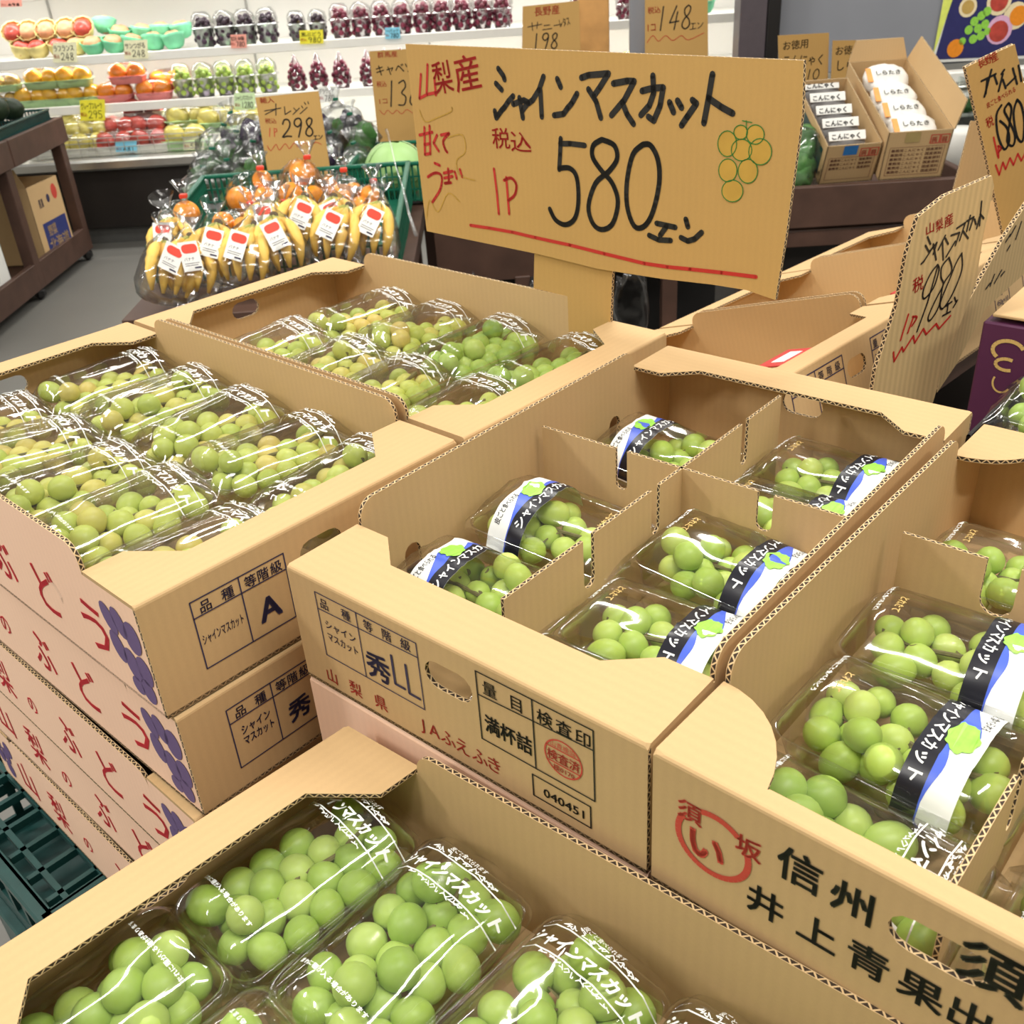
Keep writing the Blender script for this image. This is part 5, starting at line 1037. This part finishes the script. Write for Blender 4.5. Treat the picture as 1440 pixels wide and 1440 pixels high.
# ================================================================ konjac stand and cartons
kd = empty('display_stand', (1.25, 3.3, 0), 'dark wooden stand carrying two brown cartons of konjac packs', 'stand')
kb = lambda n, c, s_, m_=WOODD: box_obj(n, c, s_, m_, kd, .003, Matrix.Rotation(rad(-2), 4, 'Z'))
fb0 = at(1095, 275, 3.16) - Vector((1.25, 3.3, 0)); 
kb('front_board', (.02, -.09, .69), (.92, .03, .13)); kb('lower_board', (.02, -.08, .585), (.92, .03, .05)); kb('stand_top', (.02, .30, .60), (.90, .72, .03)); kb('side_board', (-.42, .28, .66), (.03, .74, .16)); kb('side_board', (.46, .28, .62), (.03, .74, .10))
kb('base_cabinet', (.05, .30, .28), (.95, .6, .56), DKB)
for x in (-.4, .44):
    for y in (-.05, .6): kb('leg', (x, y, .29), (.06, .06, .58))
for i, (O, ex, ey, ez, W_, L_, H_, lab) in enumerate([((1.068, 3.272, .745), (1, .035, 0), (-.032, .918, .396), (.014, -.396, .918), .176, .381, .138, 'left brown carton of grey konjac packs on the dark stand'),
        ((1.252, 3.242, .752), (1, -.035, 0), (.034, .954, .299), (-.011, -.299, .954), .20, .509, .16, 'right brown carton of white noodle packs on the dark stand')]):
    e, fr = carton('carton', lab, O, ex, ey, ez, W_, L_, H_, CB, grp='cartons on the dark stand'); fm = lambda a, b: fr(a, -.0008, b); k = Ink(); n_ = 3 if i == 0 else 6
    for j in range(n_): k.text('業務用こんにゃく 国産原料', .02, .022 + j * .0145 + (.03 if i == 0 else 0), .011, wid=W_ - .04, bold=.02)
    k.rect(.015, .015, W_ - .015, .02 + .0145 * (n_ if i else 5) + .002, .0012); k.build('small_print', colour('maroon_print', (.16, .05, .04), .6), e, fm)
    k = Ink(); k.rect(W_ - .065, H_ - .042, W_ - .038, H_ - .015, .003); k.rect(W_ - .034, H_ - .042, W_ - .008, H_ - .015, .003); k.text('蒟', W_ - .062, H_ - .038, .02, bold=.02); k.text('蒻', W_ - .031, H_ - .038, .02, bold=.02); k.build('red_seal_print', REDP, e, fm)
    k = Ink(); k.poly([(.055, H_ - .035), (.10, H_ - .035), (.10, H_ - .002), (.055, H_ - .002)]); k.build('packing_tape', colour('blue_tape', (.02, .16, .45), .3) if i == 0 else colour('tan_tape', (.42, .31, .12), .2), e, lambda a, b: fr(a, -.0012, b))
    if i == 1: panel_obj('raised_flap', [(0, 0), (L_, 0), (L_ - .02, .09), (.02, .09)], [], .004, lambda a, b, c: fr(W_ + b * .25 + c, a, H_ + b * .9), e, [CB, CBF]); panel_obj('back_flap', [(0, 0), (W_, 0), (W_ - .02, .07), (.02, .07)], [], .004, lambda a, b, c: fr(a, L_ + b * .3 + c, H_ + b * .9), e, [CB, CBF])
    else: k = Ink(); k.poly([(.03, .02), (.33, .02), (.33, .11), (.03, .11)]); k.build('dark_side_print', GRND, e, lambda a, b: fr(-.0008, a, b))
    DG = colour('grey_konjac', (.13, .12, .115), .35, var=.3); WN = colour('white_noodles', (.78, .78, .74), .35, var=.15)
    for j in range(5 if i == 0 else 4):
        bm = bmesh.new(); blob(bm, (0, 0, 0), (W_ * .40, .052 if i == 0 else .065, .020 if i == 0 else .034), j, .12, 3, 2.5)
        for v in bm.verts: v.co.x = max(-W_ * .36, min(W_ * .36, v.co.x)); v.co.y = max(-.045, min(.045, v.co.y)) if i == 0 else v.co.y
        pk = bm_obj('konjac_pack' if i == 0 else 'noodle_pack', bm, DG if i == 0 else WN, None, True)
        y_ = .05 + j * (.075 if i == 0 else .11); pk.location = fr.w(W_ / 2, y_ + .02, H_ - .045 + (.0 if i == 0 else .01 + (.015 if j == 3 else 0))); mt = Matrix((fr.x, fr.y, fr.z)).transposed().to_euler(); pk.rotation_euler = mt; pk.rotation_euler.rotate_axis('X', rad(38 if i == 0 else 20))
        tag(pk, ('grey konjac pack with a white printed label in the left carton, ' if i == 0 else 'white noodle pack in the right carton, ') + ['nearest', 'second', 'third', 'fourth', 'farthest'][j], 'food pack', 'packs in the konjac cartons')
        if i == 0: lb2 = box_obj('printed_label', (0, .022, .020), (W_ * .68, .030, .003), PAPW, pk, .001); k = Ink(); k.text('こんにゃく', -.05, .012, .02, wid=.09, bold=.05); k.build('label_lettering', BLACK, lb2, lambda a, b: Vector((a, b, .0225)))
        else: lb2 = box_obj('orange_end_print', (-W_ * .30, 0, .026), (.018, .06, .003), colour('orange_label', (.85, .35, .10), .5), pk, .001); k = Ink(); k.text('しらたき', -.04, -.01, .022, wid=.08, bold=.03); k.build('label_lettering', BLACK, lb2, lambda a, b: Vector((a, b, .036)))
s1 = Board('price_sign', 'small cardboard sign for konjac behind the left brown carton', at(1130, 80, 3.85), 2, [(1094, 50), (1166, 46), (1164, 120), (1096, 125)], .003)
s1.ink('black_lettering', BLACK, texts=[('お徳用', (1101, 70), (1136, 66), 12), ('こんにゃく', (1101, 92), (1156, 90), 15)], hands=[('10', (1132, 112), (1152, 111), 14, .004)])
s2 = Board('price_sign', 'small cardboard sign for noodles behind the right brown carton', at(1200, 85, 3.85), 2, [(1171, 57), (1240, 56), (1238, 120), (1168, 122)], .003)
s2.ink('black_lettering', BLACK, texts=[('お徳用', (1175, 77), (1209, 74), 12), ('しらたき', (1177, 99), (1228, 94), 15)])
bl = empty('leafy_bag', at(1125, 230, 3.2), 'dark green bagged leaves peeking out right of the 580 sign', 'vegetables')
for i in range(4): bm = bmesh.new(); blob(bm, (.01 * i, .02 * i, -.05 + .035 * i), (.045, .05, .05), i, .5, 3, 5); bm_obj('leaf_bunch', bm, dict(VEG)['greens'], bl, True)
bm = bmesh.new(); blob(bm, (0, 0, 0), (.07, .08, .12), 3, .2); bm_obj('clear_bag', bm, BAG, bl, True)
# ================================================================ posts, panels, right side
def post(name, lab, px0, px1, d, z0, z1, mat, dep_=.10, cat='post', rz=0):
    a_, b_ = at(px0, 40, d), at(px1, 40, d); w_ = (b_ - a_).length; o = box_obj(name, (0, 0, (z1 - z0) / 2), (w_, dep_, z1 - z0), mat, None, .004); o.location = ((a_.x + b_.x) / 2, (a_.y + b_.y) / 2 + dep_ / 2, z0); return tag(o, lab, cat)
post('wooden_post', 'light pine post standing behind the 580 sign', 815, 857, 4.6, 0, 2.6, WOODL)
post('panel_edge', 'narrow blue-grey panel left of the 148 sign', 886, 909, 4.5, 0, 2.0, GREYP, .04, 'panel')
s198 = Board('price_sign', 'cardboard sign reading 198 left of the pine post', at(775, 35, 4.3), -2, [(735, 9), (814, 1), (817, 90), (734, 90)], .004)
s198.ink('price_figures', BLACK, [[(742, 38), (762, 34)], [(748, 32), (749, 43)], [(756, 31), (755, 40)], [(765, 36), (773, 35)], [(763, 42), (776, 40)], [(779, 36), (789, 34)]], .0035, texts=[('レタス', (788, 38), (802, 34), 12)], hands=[('198', (748, 70), (786, 68), 22, .0055)])
s198.ink('red_lettering', RED, texts=[('長野産', (752, 22), (787, 18), 12)])
s148 = Board('price_sign', 'cardboard sign reading 148 right of the blue-grey panel', at(950, 35, 4.4), -2, [(907, -25), (995, -30), (996, 90), (907, 90)], .004)
s148.ink('price_figures', BLACK, hands=[('148', (922, 43), (973, 40), 33, .006), ('エン', (970, 42), (990, 39), 9, .0035)]); s148.ink('red_lettering', RED, [smooth([(910, 60), (918, 50), (926, 58), (936, 50), (946, 57), (958, 50), (968, 56), (990, 46)])], .0028, texts=[('税込', (911, 19), (929, 17), 9), ('1コ', (911, 44), (922, 43), 12)])
post('steel_column', 'dark steel column right of the 148 sign', 1040, 1078, 4.3, 0, 2.6, colour('brown_grey_steel', (.09, .075, .085), .35), .12, 'column')
post('black_frame', 'black door frame beside the dark steel column', 1079, 1097, 4.3, 0, 2.6, BLK, .14, 'frame')
p0, p1 = at(1097, 40, 4.42), at(1750, 60, 4.6); gp = tag(box_obj('partition_panel', (0, 0, 0), ((p1 - p0).length, .05, 1.5), GREYP, None, .004), 'smooth blue-grey partition panel behind the konjac cartons', 'panel')
gp.location = ((p0.x + p1.x) / 2, (p0.y + p1.y) / 2 + .05, 1.62); gp.rotation_euler = (0, 0, math.atan2(p1.y - p0.y, p1.x - p0.x))
pf = Vector((math.cos(gp.rotation_euler.z), math.sin(gp.rotation_euler.z), 0))
p_ = Board('poster', 'poster of fruit on dark blue hanging on the blue-grey panel', (p0.x + .0, p0.y - .0 + .018, 1.3), math.degrees(gp.rotation_euler.z), [(1330, -20), (1500, -20), (1490, 80), (1311, 88)], .002, mats=[PAPW, PAPW], cat='poster')
p_.ink('blue_ground', colour('poster_blue', (.03, .03, .13), .4), polys=[[(1344, -20), (1490, -20), (1486, 76), (1314, 84)]], e=.001); p_.ink('yellow_corner', colour('poster_yellow', (.72, .80, .16), .4), polys=[[(1330, -20), (1346, -20), (1318, 62), (1312, 76)]], e=.0014)
def pdisc(nm, c, lst, e): k = Ink(); [k.disc(*p_.uv(x, y), r * 4.45 / F) for x, y, r in lst]; k.build(nm, c, p_.root, p_.mp(e))
pdisc('foam_net_print', colour('poster_cream', (.85, .72, .45), .4), [(1405, 2, 18), (1428, 22, 18), (1361, 10, 13)], .0018); pdisc('pink_net_print', colour('poster_pink', (.75, .45, .65), .4), [(1405, 42, 19)], .002)
pdisc('red_fruit_print', FRU['apple'], [(1405, 2, 13), (1404, 44, 14)], .0024); pdisc('orange_fruit_print', FRU['orange'], [(1432, 22, 13), (1343, 68, 12)], .0024); pdisc('brown_fruit_print', FRU['pear'], [(1361, 10, 9)], .0024)
pdisc('green_grape_print', FRU['pale'] if False else LGRN, [(1370, 30, 6), (1380, 22, 6), (1388, 16, 6), (1362, 42, 6), (1375, 40, 6), (1385, 34, 6), (1368, 55, 6), (1379, 50, 6), (1353, 58, 5), (1388, 44, 5)], .0024)
# open chiller with glass at right
ch = empty('chiller_cabinet', (1.9, 4.0, 0), 'white open chiller with a glass side beyond the konjac cartons', 'display case')
q = at(1375, 105, 4.36); box_obj('top_rail', (q.x - 1.9 + .3, q.y - 4.0, q.z), (1.4, .08, .045), WALLW, ch, .006); q = at(1370, 122, 4.33); box_obj('lower_rail', (q.x - 1.9 + .3, q.y - 4.0, q.z), (1.4, .05, .02), STEEL, ch, .004)
q = at(1350, 180, 4.25); box_obj('well_floor', (q.x - 1.9 + .3, q.y - 3.95, q.z - .10), (1.3, .5, .02), WALLW, ch, .002); box_obj('cabinet_body', (q.x - 1.9 + .4, q.y - 3.9, .30), (1.3, .5, .60), DKB, ch, .01)
GL_ = box_obj('glass_side', (q.x - 1.9 + .02, q.y - 4.12, q.z + .02), (.006, .5, .34), GLASS, ch, 0)
q = at(1347, 220, 3.95); bm = bmesh.new(); lathe(bm, [(.0005, 0), (.07, 0), (.07, .15), (.055, .17), (.0005, .172)], 20, (q.x - 1.9, q.y - 4.0, q.z - .06)); bm_obj('white_corner_cap', bm, WALLW, ch, True); bm = bmesh.new(); lathe(bm, [(.072, 0), (.072, .62)], 20, (q.x - 1.9, q.y - 4.0, q.z - .68)); bm_obj('black_corner_bumper', bm, BLK, ch, True)
for i in range(5):
    q = at(1320 + i * 22, 150, 4.3)
    if i == 0: gb = empty('green_food_pack', (0, 0, 0)); bm = bmesh.new(); blob(bm, (0, 0, 0), (.05, .06, .03), 2, .2); bm_obj('contents', bm, dict(VEG)['greens'], gb, True); box_obj('pack_tray', (0, 0, -.03), (.09, .11, .014), TW, gb, .004); o = gb
    else: o = copy_tree(gb)
    o.location = q; tag(o, 'green food pack in the open chiller, ' + row(i, 5), 'food pack', 'green packs in the chiller')
bb = Board('cardboard_board', 'blank folded cardboard standing between the 980 and 680 signs', at(1370, 250, 2.1), 10, [(1366, 170), (1392, 172), (1415, 310), (1425, 400), (1310, 380), (1335, 290)], .004, mat=CB, cat='board')
# ================================================================ crates and table under the trays
def crate(o, lab, z, s=(.60, .40), rz=46):
    e = empty('plastic_crate', (o[0], o[1], z), lab, 'crate', 'dark green crates under the stack', rad(rz)); h = .20
    box_obj('crate_floor', (0, 0, .01), (s[0] - .02, s[1] - .02, .008), GRND, e, 0)
    for sx in (-1, 1):
        for L_, W_, ax in ((s[0], s[1], 0), (s[1], s[0], 1)):
            hs_ = [[(x0, z0), (x0 + .045, z0), (x0 + .045, z0 + .05), (x0, z0 + .05)] for x0 in [-L_ / 2 + .04 + i * .058 for i in range(int((L_ - .06) / .058))] for z0 in (.04, .11)]
            mp = (lambda a, b, c, sx=sx, W_=W_: Vector((a, sx * (W_ / 2 - c), b))) if ax == 0 else (lambda a, b, c, sx=sx, W_=W_: Vector((sx * (W_ / 2 - c), a, b)))
            panel_obj('crate_wall', [(-L_ / 2, 0), (L_ / 2, 0), (L_ / 2, h), (-L_ / 2, h)], hs_, .006, mp, e, [GRND, GRND])
            c_ = (0, sx * (W_ / 2 + .004), h - .008) if ax == 0 else (sx * (W_ / 2 + .004), 0, h - .008); box_obj('crate_rim', c_, (L_ + .02, .022, .016) if ax == 0 else (.022, L_ + .02, .016), GRND, e, .003)
    bm = bmesh.new()
    for i in range(9): box_bm(bm, (-s[0] / 2 + .03 + i * (s[0] - .06) / 8, 0, .185), (.008, s[1] - .02, .012))
    for i in range(7): box_bm(bm, (0, -s[1] / 2 + .03 + i * (s[1] - .06) / 6, .185), (s[0] - .02, .008, .012))
    o_ = bm_obj('crate_grid', bm, GRND, e); o_['kind'] = 'stuff'; return e
A0 = A_.w(0, 0, 0)
def ap(P, Q): v = A_.w(AL - Q, AW - P, 0); return (v.x, v.y)
zt = .93 - .122 * 4 - .2025
for j, (P, Q) in enumerate([(.17, .52), (.17, .10)]):
    for lv in (0, 1): crate(ap(P - .01, Q), 'dark green plastic crate under the tray stack, %s %s' % (['near', 'far'][j], ['upper', 'lower'][lv]), zt - .2025 * lv, (.48, .40), 46)
dt = empty('display_table', (.2, .6, 0), 'dark wooden table carrying the centre, right and nearest trays', 'table')
TM = Matrix.Rotation(rad(47.9), 4, 'Z'); O_ = Vector((.2, .6, 0))
cB = (B_.w(.30, 0, 0) - O_); 
box_obj('table_top', (0, 0, 0), (1.32, .80, .03), WOODD, dt, .003, Matrix.Translation(Vector((cB.x - .22, cB.y - .24, .779))) @ TM)
for sx, sy in ((-.6, -.34), (.6, -.34), (.6, .34), (-.6, .34)): box_obj('leg', (sx, sy, -.389), (.06, .06, .75), WOODD, dt, .003, Matrix.Translation(Vector((cB.x - .22, cB.y - .24, .779))) @ TM)

for b_, z0 in ((s198, 0), (s148, 0), (s1, .62), (s2, .62)):
    us = [p[0] for p in b_.pts]; vs_ = [p[1] for p in b_.pts]; um = (min(us) + max(us)) / 2; zb = z0 - b_.o.z
    bm = bmesh.new(); tube(bm, [b_.d * um - b_.n * .010 + Vector((0, 0, zb)), b_.d * um - b_.n * .010 + b_.up * (min(vs_) + .06)], .006, 6); bm_obj('sign_stick', bm, WOODL, b_.root)
